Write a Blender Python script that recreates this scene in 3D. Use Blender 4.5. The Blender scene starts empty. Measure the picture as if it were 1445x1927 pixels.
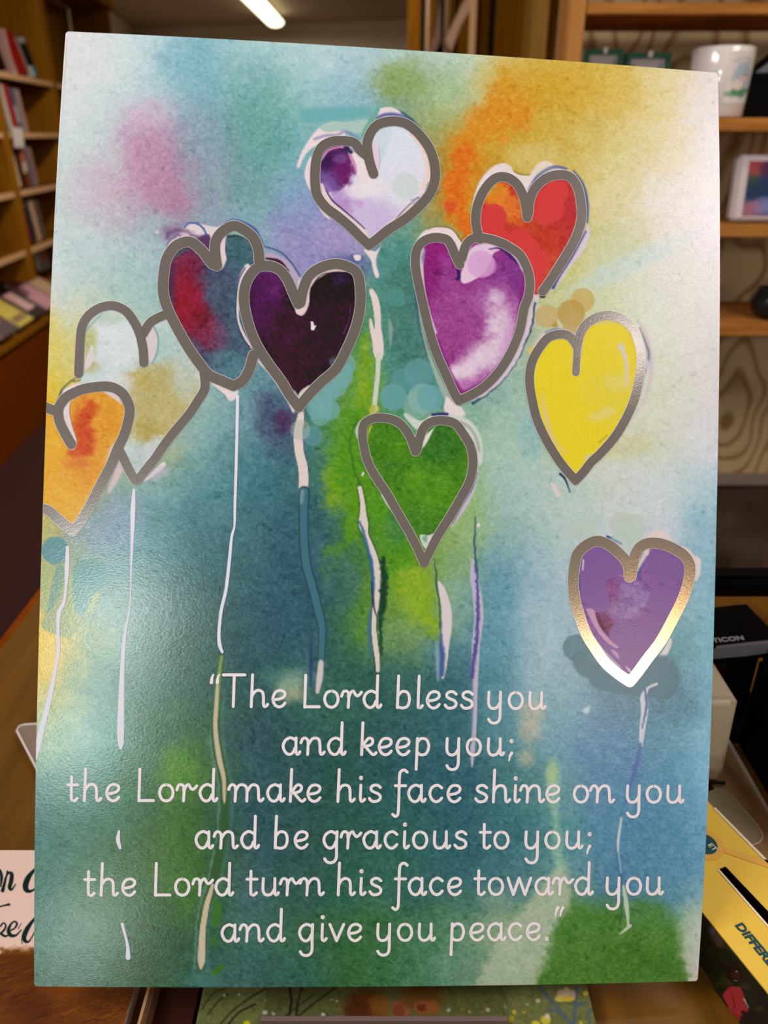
import bpy, bmesh, math
import numpy as np
from mathutils import Vector, Matrix
scene = bpy.context.scene
COL = scene.collection
R = math.radians

# ------------------------------------------------------------ camera, world, lights, exposure
FPX = 1450.0; PITCH = R(26); CZ = 1.31
cam_d = bpy.data.cameras.new('camera'); cam = bpy.data.objects.new('camera', cam_d); COL.objects.link(cam)
cam.location = (0, 0, CZ); cam.rotation_euler = (R(90) - PITCH, 0, 0)
cam_d.sensor_fit = 'VERTICAL'; cam_d.sensor_height = 36.0; cam_d.lens = 36.0 * FPX / 1927.0
cam_d.clip_start = 0.02; cam_d.clip_end = 60
cam_d.dof.use_dof = True; cam_d.dof.focus_distance = 0.345; cam_d.dof.aperture_fstop = 9.5
scene.camera = cam
w = bpy.data.worlds.new('shop_surroundings'); scene.world = w; w.use_nodes = True
w.node_tree.nodes['Background'].inputs[0].default_value = (0.25, 0.225, 0.20, 1)
w.node_tree.nodes['Background'].inputs[1].default_value = 1.0
scene.view_settings.view_transform = 'Standard'; scene.view_settings.look = 'None'
scene.view_settings.exposure = 0.0; scene.view_settings.gamma = 1.0
try: scene.view_settings.use_curve_mapping = False
except Exception: pass
scene.cycles.max_bounces = 6
scene.cycles.use_denoising = True

def area(name, loc, target, sx, sy, power, color):
    d = bpy.data.lights.new(name, 'AREA'); d.shape = 'RECTANGLE'; d.size = sx; d.size_y = sy; d.energy = power; d.color = color
    o = bpy.data.objects.new(name, d); COL.objects.link(o); o.location = loc
    v = Vector(target) - Vector(loc); o.rotation_euler = v.to_track_quat('-Z', 'Y').to_euler(); return o
area('overhead_light', (-1.15, -0.15, 2.44), (0.0, 0.26, 1.1), 0.9, 0.4, 20, (1.0, 0.955, 0.975))
area('overhead_light', (1.2, -0.1, 2.44), (0.0, 0.26, 1.1), 0.9, 0.4, 10.5, (1.0, 0.95, 0.96))
# fluorescent tubes down the shop (their light; the visible fixture is built with the setting), then an added shelf fill
area('far_tube_light', (-1.18, 8.6, 2.38), (-1.18, 8.6, 0), 0.2, 2.4, 70, (1.0, 0.9, 0.76))
area('mid_tube_light', (-0.6, 3.4, 2.40), (-0.6, 3.4, 0), 0.2, 1.4, 32, (1.0, 0.9, 0.78))
area('shelf_fill_light', (0.75, 0.62, 2.34), (0.62, 1.3, 1.2), 0.5, 0.2, 5, (1.0, 0.92, 0.82))  # unseen fill, added to lighten the inside of the mug shelves
# behind the photographer: the panes of the glazed shop door to the left, a warm lamp to the right, a ceiling spot
area('door_pane_light', (-0.77, -2.0, 1.88), (-0.12, 0.28, 1.12), 0.15, 0.15, 9, (0.92, 1.0, 1.0))
area('door_pane_light', (-0.86, -2.1, 1.39), (-0.13, 0.26, 1.08), 0.16, 0.15, 7, (0.85, 1.0, 1.0))
area('door_pane_light', (-0.80, -2.16, 0.62), (-0.13, 0.22, 1.0), 0.16, 0.16, 3.6, (0.92, 1.0, 0.98))
area('warm_lamp_light', (1.14, -1.92, 1.54), (0.12, 0.28, 1.10), 0.46, 0.34, 3.2, (1.0, 0.78, 0.46))
area('warm_lamp_light', (1.34, -1.78, 1.70), (0.12, 0.28, 1.11), 0.22, 0.30, 1.1, (1.0, 0.58, 0.22))
area('spot_light', (0.93, -0.85, 2.34), (0.11, 0.34, 1.22), 0.10, 0.16, 0.22, (1.0, 0.95, 0.9))

def bulb(name, loc, radius, power, color):
    d = bpy.data.lights.new(name, 'POINT'); d.energy = power; d.shadow_soft_size = radius; d.color = color
    o = bpy.data.objects.new(name, d); COL.objects.link(o); o.location = loc; return o

# ------------------------------------------------------------ helpers: view rays (to place real things), materials, meshes
CT, ST = math.cos(PITCH), math.sin(PITCH)
def ray(x, y):
    a = x - 722.5; b = 963.5 - y
    return Vector((a / FPX, (FPX * CT + b * ST) / FPX, (-FPX * ST + b * CT) / FPX))
def atY(x, y, Y): r = ray(x, y); return r * (Y / r.y) + Vector((0, 0, CZ))
def atZ(x, y, Z): r = ray(x, y); return r * ((Z - CZ) / r.z) + Vector((0, 0, CZ))

def s2l(c):
    c = np.asarray(c, float); return np.where(c <= 0.04045, c / 12.92, ((c + 0.055) / 1.055) ** 2.4)
def rgb(h):
    if isinstance(h, str): return tuple(int(h[i:i + 2], 16) / 255 for i in (0, 2, 4))
    return tuple(v / 255 for v in h)
def lin(h): return tuple(float(v) for v in s2l(rgb(h))) + (1.0,)

def mat(name, color, rough=0.5, metal=0.0, emit=None, estr=0, noise=None, bump=0, spec=0.5, coat=0, trans=0, ior=1.45):
    m = bpy.data.materials.new(name); m.use_nodes = True; nt = m.node_tree; b = nt.nodes['Principled BSDF']
    b.inputs['Base Color'].default_value = lin(color); b.inputs['Roughness'].default_value = rough
    b.inputs['Metallic'].default_value = metal; b.inputs['Specular IOR Level'].default_value = spec
    b.inputs['Coat Weight'].default_value = coat; b.inputs['Transmission Weight'].default_value = trans; b.inputs['IOR'].default_value = ior
    if emit: b.inputs['Emission Color'].default_value = lin(emit); b.inputs['Emission Strength'].default_value = estr
    if noise:
        c2, scale, stretch = noise
        tc = nt.nodes.new('ShaderNodeTexCoord'); mp = nt.nodes.new('ShaderNodeMapping'); mp.inputs['Scale'].default_value = stretch
        nz = nt.nodes.new('ShaderNodeTexNoise'); nz.inputs['Scale'].default_value = scale; nz.inputs['Detail'].default_value = 6
        rp = nt.nodes.new('ShaderNodeValToRGB'); rp.color_ramp.elements[0].color = lin(c2); rp.color_ramp.elements[1].color = lin(color)
        rp.color_ramp.elements[0].position = 0.35; rp.color_ramp.elements[1].position = 0.65
        nt.links.new(tc.outputs['Object'], mp.inputs[0]); nt.links.new(mp.outputs[0], nz.inputs['Vector'])
        nt.links.new(nz.outputs['Fac'], rp.inputs[0]); nt.links.new(rp.outputs[0], b.inputs['Base Color'])
        if bump:
            bp = nt.nodes.new('ShaderNodeBump'); bp.inputs['Strength'].default_value = bump; bp.inputs['Distance'].default_value = 0.002
            nt.links.new(nz.outputs['Fac'], bp.inputs['Height']); nt.links.new(bp.outputs[0], b.inputs['Normal'])
    return m

def plywood(name, c1, c2):
    m = bpy.data.materials.new(name); m.use_nodes = True; nt = m.node_tree; b = nt.nodes['Principled BSDF']
    b.inputs['Roughness'].default_value = 0.55; b.inputs['Specular IOR Level'].default_value = 0.15
    tc = nt.nodes.new('ShaderNodeTexCoord'); mp = nt.nodes.new('ShaderNodeMapping'); mp.inputs['Scale'].default_value = (2.6, 1, 1.6)
    nz = nt.nodes.new('ShaderNodeTexNoise'); nz.inputs['Scale'].default_value = 1.9; nz.inputs['Detail'].default_value = 1.5
    mul = nt.nodes.new('ShaderNodeMath'); mul.operation = 'MULTIPLY'; mul.inputs[1].default_value = 17
    fr = nt.nodes.new('ShaderNodeMath'); fr.operation = 'FRACT'
    rp = nt.nodes.new('ShaderNodeValToRGB'); e = rp.color_ramp.elements
    e[0].position = 0; e[0].color = lin(c2); e[1].position = 0.30; e[1].color = lin(c1)
    q = e.new(0.8); q.color = lin(c1); q = e.new(1.0); q.color = lin(c2)
    nt.links.new(tc.outputs['Object'], mp.inputs[0]); nt.links.new(mp.outputs[0], nz.inputs['Vector'])
    nt.links.new(nz.outputs['Fac'], mul.inputs[0]); nt.links.new(mul.outputs[0], fr.inputs[0])
    nt.links.new(fr.outputs[0], rp.inputs[0]); nt.links.new(rp.outputs[0], b.inputs['Base Color'])
    return m

def painted(name, rough=0.42, spec=0.5, bump=0.0, gain=1.0):
    m = bpy.data.materials.new(name); m.use_nodes = True; nt = m.node_tree; b = nt.nodes['Principled BSDF']
    a = nt.nodes.new('ShaderNodeAttribute'); a.attribute_name = 'paint'
    b.inputs['Roughness'].default_value = rough; b.inputs['Specular IOR Level'].default_value = spec
    tc = nt.nodes.new('ShaderNodeTexCoord'); nz = nt.nodes.new('ShaderNodeTexNoise'); nz.inputs['Scale'].default_value = 900; nz.inputs['Detail'].default_value = 3
    mp = nt.nodes.new('ShaderNodeMapping'); mp.inputs['Scale'].default_value = (1, 1.6, 1)
    nt.links.new(tc.outputs['Object'], mp.inputs[0]); nt.links.new(mp.outputs[0], nz.inputs['Vector'])
    mr = nt.nodes.new('ShaderNodeMapRange'); mr.inputs['To Min'].default_value = 0.86 * gain; mr.inputs['To Max'].default_value = 1.12 * gain
    nt.links.new(nz.outputs['Fac'], mr.inputs['Value'])
    vm = nt.nodes.new('ShaderNodeVectorMath'); vm.operation = 'SCALE'
    nt.links.new(a.outputs['Color'], vm.inputs[0]); nt.links.new(mr.outputs[0], vm.inputs['Scale']); nt.links.new(vm.outputs[0], b.inputs['Base Color'])
    if bump:
        bp = nt.nodes.new('ShaderNodeBump'); bp.inputs['Strength'].default_value = bump; bp.inputs['Distance'].default_value = 0.0002
        nt.links.new(nz.outputs['Fac'], bp.inputs['Height']); nt.links.new(bp.outputs[0], b.inputs['Normal'])
    return m

def link(name, me, m, parent=None):
    o = bpy.data.objects.new(name, me); COL.objects.link(o)
    for q in (m if isinstance(m, (list, tuple)) else [m]): me.materials.append(q)
    if parent: o.parent = parent
    return o
def from_bm(name, bm, m, parent=None, smooth=False):
    me = bpy.data.meshes.new(name); bmesh.ops.recalc_face_normals(bm, faces=bm.faces); bm.to_mesh(me); bm.free()
    if smooth:
        for p in me.polygons: p.use_smooth = True
    return link(name, me, m, parent)
def add_box(bm, x0, x1, y0, y1, z0, z1, bev=0.0, M=None):
    r = bmesh.ops.create_cube(bm, size=1.0)
    mtx = Matrix.Translation(((x0 + x1) / 2, (y0 + y1) / 2, (z0 + z1) / 2)) @ Matrix.Diagonal((abs(x1 - x0), abs(y1 - y0), abs(z1 - z0), 1))
    if M is not None: mtx = M @ mtx
    bmesh.ops.transform(bm, matrix=mtx, verts=r['verts'])
    if bev:
        es = {e for v in r['verts'] for e in v.link_edges}
        bmesh.ops.bevel(bm, geom=list(es), offset=bev, segments=2, affect='EDGES')
def box(name, dims, m, parent=None, bev=0.0, M=None):
    bm = bmesh.new(); add_box(bm, *dims, bev=bev, M=M); return from_bm(name, bm, m, parent)
def prism(name, poly, z0, z1, m, parent=None, bev=0, M=None):
    bm = bmesh.new(); vs = [bm.verts.new((p[0], p[1], z0)) for p in poly]; f = bm.faces.new(vs)
    r = bmesh.ops.extrude_face_region(bm, geom=[f]); bmesh.ops.translate(bm, vec=(0, 0, z1 - z0), verts=[v for v in r['geom'] if isinstance(v, bmesh.types.BMVert)])
    if bev: bmesh.ops.bevel(bm, geom=list(bm.edges), offset=bev, segments=2, affect='EDGES')
    if M is not None: bmesh.ops.transform(bm, matrix=M, verts=bm.verts)
    return from_bm(name, bm, m, parent)
def thing(name, label, cat, loc=(0, 0, 0), rz=0, group=None):
    o = bpy.data.objects.new(name, None); COL.objects.link(o); o.location = loc; o.rotation_euler = (0, 0, rz); o.empty_display_size = 0.05
    return tag(o, label, cat, group)
def tag(o, label, cat, group=None):
    o['label'] = label; o['category'] = cat
    if group: o['group'] = group
    return o
def struct(o, label=None, cat=None):
    o['kind'] = 'structure'
    if label: o['label'] = label
    if cat: o['category'] = cat
    return o
def text_part(name, body, size, M, m, parent, extrude=0.0002, shear=0.0, bold=0.0, label=None):
    cu = bpy.data.curves.new(name, 'FONT'); cu.body = body; cu.size = size; cu.extrude = extrude; cu.shear = shear; cu.offset = bold
    tmp = bpy.data.objects.new('tmp', cu); COL.objects.link(tmp); bpy.context.view_layer.update()
    me = bpy.data.meshes.new_from_object(tmp.evaluated_get(bpy.context.evaluated_depsgraph_get())); me.transform(M)
    bpy.data.objects.remove(tmp); o = link(name, me, m, parent)
    if label: o['label'] = label
    return o

def tube(name, pts, r, m, parent=None, seg=8):
    P = [Vector(p) for p in pts]; bm = bmesh.new(); rings = []; n = len(P)
    for i, p in enumerate(P):
        t = (P[min(i + 1, n - 1)] - P[max(i - 1, 0)]).normalized(); a = t.cross(Vector((0.31, 0.2, 0.93))).normalized(); b = t.cross(a)
        rings.append([bm.verts.new(p + r * (a * math.cos(2 * math.pi * k / seg) + b * math.sin(2 * math.pi * k / seg))) for k in range(seg)])
    for A, B_ in zip(rings, rings[1:]):
        for k in range(seg): bm.faces.new((A[k], A[(k + 1) % seg], B_[(k + 1) % seg], B_[k]))
    bm.faces.new(rings[0]); bm.faces.new(rings[-1]); return from_bm(name, bm, m, parent, True)

# ------------------------------------------------------------ paint engine (print colours stored on mesh points)
rng = np.random.default_rng(7)
_lat = rng.random((8, 256, 256))
def vnoise(x, y, s, k=0):
    u = x / s + 37.3 * k; v = y / s + 11.7 * k; i = np.floor(u).astype(int); j = np.floor(v).astype(int); fu = u - i; fv = v - j
    fu = fu * fu * (3 - 2 * fu); fv = fv * fv * (3 - 2 * fv); L = _lat[k % 8]
    a = L[i % 256, j % 256]; b = L[(i + 1) % 256, j % 256]; c = L[i % 256, (j + 1) % 256]; d = L[(i + 1) % 256, (j + 1) % 256]
    return (a * (1 - fu) + b * fu) * (1 - fv) + (c * (1 - fu) + d * fu) * fv - 0.5
def catmull(pts, n=6, closed=False):
    P = np.asarray(pts, float); N = len(P); out = []
    if N < 3: 
        t = np.linspace(0, 1, 8)[:, None]; return P[0] * (1 - t) + P[-1] * t
    rngi = range(N) if closed else range(N - 1)
    for i in rngi:
        if closed: a, b, c, d = P[(i - 1) % N], P[i], P[(i + 1) % N], P[(i + 2) % N]
        else: a, b, c, d = P[max(i - 1, 0)], P[i], P[i + 1], P[min(i + 2, N - 1)]
        for t in np.arange(n) / n:
            out.append(0.5 * (2 * b + (c - a) * t + (2 * a - 5 * b + 4 * c - d) * t * t + (3 * b - a - 3 * c + d) * t ** 3))
    if not closed: out.append(P[-1])
    return np.array(out)
def inside(poly, x, y):
    res = np.zeros(len(x), bool); n = len(poly)
    for i in range(n):
        x0, y0 = poly[i]; x1, y1 = poly[(i + 1) % n]
        if y0 == y1: continue
        c = ((y0 > y) != (y1 > y)) & (x < (x1 - x0) * (y - y0) / (y1 - y0) + x0); res ^= c
    return res
def segdist(pts, x, y, ws=None):
    best = np.full(len(x), 1e9)
    for i in range(len(pts) - 1):
        ax, ay = pts[i]; dx, dy = pts[i + 1] - pts[i]; L = dx * dx + dy * dy + 1e-9
        t = np.clip(((x - ax) * dx + (y - ay) * dy) / L, 0, 1); d = np.hypot(x - ax - t * dx, y - ay - t * dy)
        if ws is not None: d = d - (ws[i] * (1 - t) + ws[i + 1] * t) / 2
        best = np.minimum(best, d)
    return best
class Paint:
    def __init__(s, x, y):
        s.x, s.y = x, y; s.c = np.zeros((len(x), 3)); s.c[:] = rgb('e0d6da')
    def _box(s, x0, y0, x1, y1): return np.nonzero((s.x > x0) & (s.x < x1) & (s.y > y0) & (s.y < y1))[0]
    def mix(s, idx, col, a):
        a = np.clip(a, 0, 1)[:, None]; s.c[idx] = s.c[idx] * (1 - a) + np.array(rgb(col)) * a
    def wash(s, xs, ys, rows, warp=1.0, sig=0.45):
        wx = s.x + warp * (34 * vnoise(s.x, s.y, 60, 1) + 22 * vnoise(s.x, s.y, 17, 2) + 10 * vnoise(s.x, s.y, 6, 3))
        wy = s.y + warp * (34 * vnoise(s.x, s.y, 60, 4) + 22 * vnoise(s.x, s.y, 17, 5) + 10 * vnoise(s.x, s.y, 6, 6))
        T = np.array([[rgb(h) for h in r.split()] for r in rows]); ny, nx, _ = T.shape
        u = np.clip((wx - xs[0]) / (xs[1] - xs[0]), -0.3, nx - 0.7); v = np.clip((wy - ys[0]) / (ys[1] - ys[0]), -0.3, ny - 0.7)
        i0 = np.floor(u).astype(int); j0 = np.floor(v).astype(int); acc = 0; ww = 0
        for di in (-1, 0, 1, 2):
            for dj in (-1, 0, 1, 2):
                i = i0 + di; j = j0 + dj; g = np.exp(-((u - i) ** 2 + (v - j) ** 2) / (2 * sig * sig))
                acc = acc + g[:, None] * T[np.clip(j, 0, ny - 1), np.clip(i, 0, nx - 1)]; ww = ww + g
        s.c = acc / ww[:, None]
    def grain(s, k=1.0, paper=(0.90, 0.87, 0.88)):
        x, y = s.x, s.y; wx = x + 6 * vnoise(x, y, 9, 7); wy = y + 6 * vnoise(x, y, 9, 2)
        n = 0.85 * vnoise(wx, wy * 1.3, 3.6, 3) + 0.4 * vnoise(wx, wy * 1.2, 8, 1) + 0.25 * vnoise(x, y, 24, 4)
        sp = np.maximum(vnoise(wx, wy, 5.0, 5) + vnoise(wx, wy, 11, 6) - 0.42, 0) * 2.2
        d = 1 + k * (0.34 * n + 0.3 * sp); P = np.array(paper); r = np.clip(s.c / P, 0.02, 1.05)
        s.c = P * r ** d[:, None] * (1 - 0.04 * k * n[:, None] - 0.05 * k * sp[:, None])
    def blob(s, cx, cy, rx, ry, col, a=1.0, rot=0, soft=1.0, rough=0.25):
        m = max(rx, ry) * (1.6 + soft); idx = s._box(cx - m, cy - m, cx + m, cy + m)
        if not len(idx): return
        x = s.x[idx] - cx; y = s.y[idx] - cy; c, q = math.cos(R(rot)), math.sin(R(rot)); u = (x * c + y * q) / rx; v = (-x * q + y * c) / ry
        d = np.hypot(u, v) + rough * (1.2 * vnoise(s.x[idx], s.y[idx], 22, 3) + 1.0 * vnoise(s.x[idx], s.y[idx], 8, 5) + 0.6 * vnoise(s.x[idx], s.y[idx], 3.5, 1))
        t = np.clip((1 + soft / 2 - d) / soft, 0, 1); s.mix(idx, col, a * t * t * (3 - 2 * t))
    def poly(s, pts, col, a=1.0, f=1.2, rough=0.0, smooth=True):
        P = catmull(pts, 5, True) if smooth else np.asarray(pts, float); m = f + 3 + rough
        idx = s._box(P[:, 0].min() - m, P[:, 1].min() - m, P[:, 0].max() + m, P[:, 1].max() + m)
        if not len(idx): return
        x, y = s.x[idx], s.y[idx]
        if rough: x = x + rough * 2 * vnoise(x, y, 9, 1); y = y + rough * 2 * vnoise(x, y, 9, 4)
        d = segdist(np.vstack([P, P[:1]]), x, y) * np.where(inside(P, x, y), 1, -1); s.mix(idx, col, a * (d / f + 0.5))
    def stroke(s, pts, w_, col, a=1.0, f=1.3, rough=0.0):
        P = np.asarray(pts, float)
        if np.isscalar(w_): W = np.full(len(P), float(w_))
        else: W = np.interp(np.linspace(0, 1, len(P)), np.linspace(0, 1, len(w_)), w_)
        Q = catmull(np.column_stack([P, W]), 5); m = f + 3 + rough + Q[:, 2].max()
        idx = s._box(Q[:, 0].min() - m, Q[:, 1].min() - m, Q[:, 0].max() + m, Q[:, 1].max() + m)
        if not len(idx): return
        x, y = s.x[idx], s.y[idx]
        if rough: x = x + rough * 2 * vnoise(x, y, 6, 1); y = y + rough * 2 * vnoise(x, y, 6, 4)
        d = -segdist(Q[:, :2], x, y, Q[:, 2]); s.mix(idx, col, a * (d / f + 0.5))
def set_paint(me, cols, K=1.0):
    at = me.color_attributes.new('paint', 'FLOAT_COLOR', 'POINT'); L = s2l(np.clip(cols, 0, 1)) * K; Y_ = (L @ np.array([0.3, 0.6, 0.1]))[:, None]; L = np.maximum(L * (np.maximum(Y_, 1e-4) / 0.8) ** 0.13 - 0.008, 0.002)
    at.data.foreach_set('color', np.column_stack([L, np.ones(len(L))]).astype(np.float32).ravel())
def grid_mesh(name, V, nx, ny, keep=None):
    i = np.arange((ny - 1) * (nx - 1)); r = i // (nx - 1); c = i % (nx - 1); a = r * nx + c
    F = np.column_stack([a, a + nx, a + nx + 1, a + 1])
    if keep is not None: F = F[keep[F].all(axis=1)]
    used = np.zeros(len(V), bool); used[F] = True; remap = np.cumsum(used) - 1; V2 = V[used]; F = remap[F]
    me = bpy.data.meshes.new(name); me.vertices.add(len(V2)); me.vertices.foreach_set('co', V2.astype(np.float32).ravel())
    me.loops.add(F.size); me.loops.foreach_set('vertex_index', F.astype(np.int32).ravel())
    me.polygons.add(len(F)); me.polygons.foreach_set('loop_start', (np.arange(len(F)) * 4).astype(np.int32))
    me.update(); me.validate()
    me.polygons.foreach_set('use_smooth', np.ones(len(F), bool)); return me, used

# ------------------------------------------------------------ the shop: floor, walls, ceiling
M_carpet = mat('red_carpet', '3c0e08', 0.95, noise=('300a06', 60, (1, 1, 1)))
M_wall = mat('cream_wall', 'c4b29c', 0.9); M_ceil = mat('ceiling_paint', 'a8977c', 0.95)
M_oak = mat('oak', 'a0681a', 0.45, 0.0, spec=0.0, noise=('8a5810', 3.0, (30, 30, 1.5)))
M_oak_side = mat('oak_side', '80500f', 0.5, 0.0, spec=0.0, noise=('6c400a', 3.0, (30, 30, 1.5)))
M_shelfedge = mat('pale_shelf_edge', 'd6a878', 0.45, 0.0, spec=0.0); M_dark = mat('dark_gap', '1a0d06', 0.9)
M_plank = mat('back_plank', '946214', 0.55, 0.0, spec=0.0, noise=('7c5010', 4.0, (20, 20, 1.0)))
M_plinth = mat('plinth_board', '86400c', 0.5, 0.0, spec=0.0, noise=('70340a', 3, (1, 8, 20)))
struct(box('floor', (-3.6, 3.0, -3.0, 11.8, -0.05, 0.0), M_carpet))
struct(box('ceiling', (-3.6, 3.0, 0.9, 11.8, 2.5, 2.56), M_ceil))
wb = prism('wall_back', [(-3.6, 11.19), (3.0, 9.67), (3.0, 9.82), (-3.6, 11.34)], 0, 2.5, M_wall); struct(wb)
struct(prism('wall_left', [(-2.05, 2.0), (-3.08, 11.2), (-3.2, 11.2), (-2.17, 2.0)], 0, 2.5, M_wall))
struct(box('wall_right', (2.2, 2.3, 0.9, 9.8, 0, 2.5), M_wall))
# ceiling fixture
t = thing('ceiling_light', 'long white fluorescent ceiling light glowing at the top of the picture', 'ceiling light', (-1.18, 8.6, 2.42))
M_tube = mat('lit_diffuser', 'fff6dc', 0.4, emit='fff2d0', estr=3.2)
bm = bmesh.new(); bmesh.ops.create_cone(bm, cap_ends=True, segments=20, radius1=0.075, radius2=0.075, depth=2.5, matrix=Matrix.Rotation(R(90), 4, 'X') @ Matrix.Diagonal((1.2, 0.6, 1, 1)))
from_bm('diffuser', bm, M_tube, t, True)
box('housing', (-0.06, 0.06, -1.22, 1.22, 0.035, 0.08), mat('fixture_white', 'cfc8ba', 0.5), t)

# ------------------------------------------------------------ left-hand bookcase, running away along the wall (local y runs along it, x faces the aisle)
ANG = math.atan(0.08); BX = Matrix.Translation((-1.74, 3.76, 0)) @ Matrix.Rotation(ANG, 4, 'Z')
bc = thing('bookcase', 'long oak bookcase with pale shelf edges along the left wall', 'bookcase', (-1.74, 3.76, 0), ANG)
S0, S1 = -1.3, 2.72; DEP = 0.27
def part(name, dims, m, bev=0.0, par=bc): return box(name, dims, m, par, bev)
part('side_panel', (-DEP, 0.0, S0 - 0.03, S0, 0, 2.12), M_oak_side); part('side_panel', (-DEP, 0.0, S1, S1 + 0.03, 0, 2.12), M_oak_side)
for s_ in (-0.72, 0.19, 1.10): part('upright', (-DEP, 0.0, s_, s_ + 0.085, 0.66, 2.10), M_oak, 0.003)
part('cornice', (-DEP, 0.03, S0 - 0.05, S1 + 0.05, 2.12, 2.18), M_oak, 0.004)
y_ = S0; k = 0
while y_ < S1 - 0.02:
    w_ = min(0.20, S1 - y_); part('back_plank', (-DEP - 0.012, -DEP, y_, y_ + w_ - 0.014, 0.0, 2.12), M_plank); y_ += w_; k += 1
part('back_board', (-DEP - 0.02, -DEP - 0.014, S0, S1, 0, 2.12), M_dark)
BAYS = [(S0, -0.72), (-0.635, 0.19), (0.275, 1.10), (1.185, S1)]
SHZ = [0.808, 1.072, 1.326, 1.578, 1.84]
for a, b in BAYS:
    for z in SHZ:
        if a > 0.2 and z > 1.6: continue
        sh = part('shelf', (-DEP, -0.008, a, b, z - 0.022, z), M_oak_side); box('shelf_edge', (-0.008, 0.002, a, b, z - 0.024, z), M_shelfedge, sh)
part('plinth', (-DEP, 0.005, S0, S1, 0, 0.42), M_plinth, 0.003)
dk = prism('sloping_display_ledge', [(0.02, 0.44), (-DEP, 0.44), (-DEP, 0.62), (-DEP + 0.03, 0.62), (0.02, 0.47)], S0, 1.05, M_oak, bc, 0, Matrix(((1, 0, 0, 0), (0, 0, 1, 0), (0, 1, 0, 0), (0, 0, 0, 1))))

def book(name, s, z, wid, hgt, dep, lean, color, label, cat='book', group=None, x=-0.03, pages='e8ddcf', base=BX, tilt=0, spine=None):
    """cover wraps the page block; wid runs along the shelf; lean turns it sideways"""
    t = bpy.data.objects.new(name, None); COL.objects.link(t); t.empty_display_size = 0.05
    t.matrix_world = base @ Matrix.Translation((x, s, z)) @ Matrix.Rotation(R(lean), 4, 'X') @ Matrix.Rotation(R(tilt), 4, 'Y')
    tag(t, label, cat, group); c = 0.0025
    bm = bmesh.new(); add_box(bm, -dep, 0, 0, c, 0, hgt); add_box(bm, -dep, 0, wid - c, wid, 0, hgt); add_box(bm, -c, 0, c, wid - c, 0, hgt)
    from_bm('cover', bm, mat('cover_' + color, color, 0.6, spec=0.0), t)
    box('pages', (-dep + 0.004, -c, c, wid - c, 0.004, hgt - 0.004), mat('pages', pages, 0.8), t)
    if spine:
        for (z0, z1, col) in spine: box('spine_label', (0.0, 0.0012, 0.004, wid - 0.004, hgt * z0, hgt * z1), mat('label_' + col, col, 0.4), t)
    return t
def slab(name, s, z, thick, w_, h_, lean, front, label, cat='book', base=BX, x=-0.06, patch=None, turn=0):
    """a book shown face out: the cover's face looks into the aisle; lean tips it back, turn rolls it in its own plane"""
    t = bpy.data.objects.new(name, None); COL.objects.link(t); t.empty_display_size = 0.05
    t.matrix_world = base @ Matrix.Translation((x, s, z)) @ Matrix.Rotation(R(-lean), 4, 'Y') @ Matrix.Rotation(R(turn), 4, 'X')
    tag(t, label, cat)
    box('front_cover', (thick - 0.002, thick, 0, w_, 0, h_), mat('cover_' + front, front, 0.6, spec=0.0), t); box('pages', (0.002, thick - 0.002, 0.003, w_ - 0.003, 0.003, h_ - 0.003), mat('pages', 'e8ddcf', 0.8), t)
    box('back_cover', (0, 0.002, 0, w_, 0, h_), mat('cover_' + front, front, 0.6, spec=0.0), t)
    for (y0, y1, z0, z1, col) in (patch or []): box('cover_picture', (thick, thick + 0.0008, w_ * y0, w_ * y1, h_ * z0, h_ * z1), mat('label_' + col, col, 0.4), t)
    return t
# top visible shelf (z 1.578)
slab('book', 0.385, 1.58, 0.02, 0.16, 0.19, 10, '2b1410', 'dark brown book face out at the left end of the top shelf', turn=6)
book('book', 0.585, 1.58, 0.03, 0.19, 0.14, 14, 'd0a49c', 'thin pink book leaning beside the dark brown one on the top shelf')
slab('book', 0.68, 1.58, 0.025, 0.17, 0.19, 12, '9c2218', 'large red book face out on the top shelf', turn=6)
slab('book', 0.90, 1.58, 0.02, 0.13, 0.195, 12, '2a2420', 'black book with a white band and teal foot on the top shelf', patch=[(0.1, 0.9, 0.84, 0.97, 'c9c2b0'), (0.05, 0.95, 0.04, 0.3, '4a8484')], turn=6)
# second shelf (z 1.326)
for i, (s, wd, h, c, ln, lb, sp) in enumerate([
    (0.33, 0.045, 0.18, '3c4c5c', 13, 'slate blue book first in the leaning row on the second shelf', None), (0.388, 0.05, 0.20, 'c9c2b8', 13, 'off-white book leaning in the row on the second shelf', None),
    (0.452, 0.055, 0.205, 'b02a1c', 13, 'red spined book leaning in the row on the second shelf', None), (0.52, 0.04, 0.19, '4a5a78', 13, 'steel blue book leaning in the row on the second shelf', [(0.2, 0.6, 'c0b8b4')]),
    (0.572, 0.04, 0.19, '9a8a90', 13, 'mauve grey book leaning in the row on the second shelf', None), (0.624, 0.03, 0.19, 'c49a90', 13, 'salmon book last in the leaning row on the second shelf', None)]):
    book('book', s, 1.328, wd, h, 0.15, ln, c, lb, spine=sp, group='books leaning on the second shelf')
slab('leaflet', 0.30, 1.262, 0.004, 0.13, 0.085, -4, 'e6ddd6', 'white leaflet sagging over the front of the second shelf', 'leaflet', x=0.004)
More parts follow.
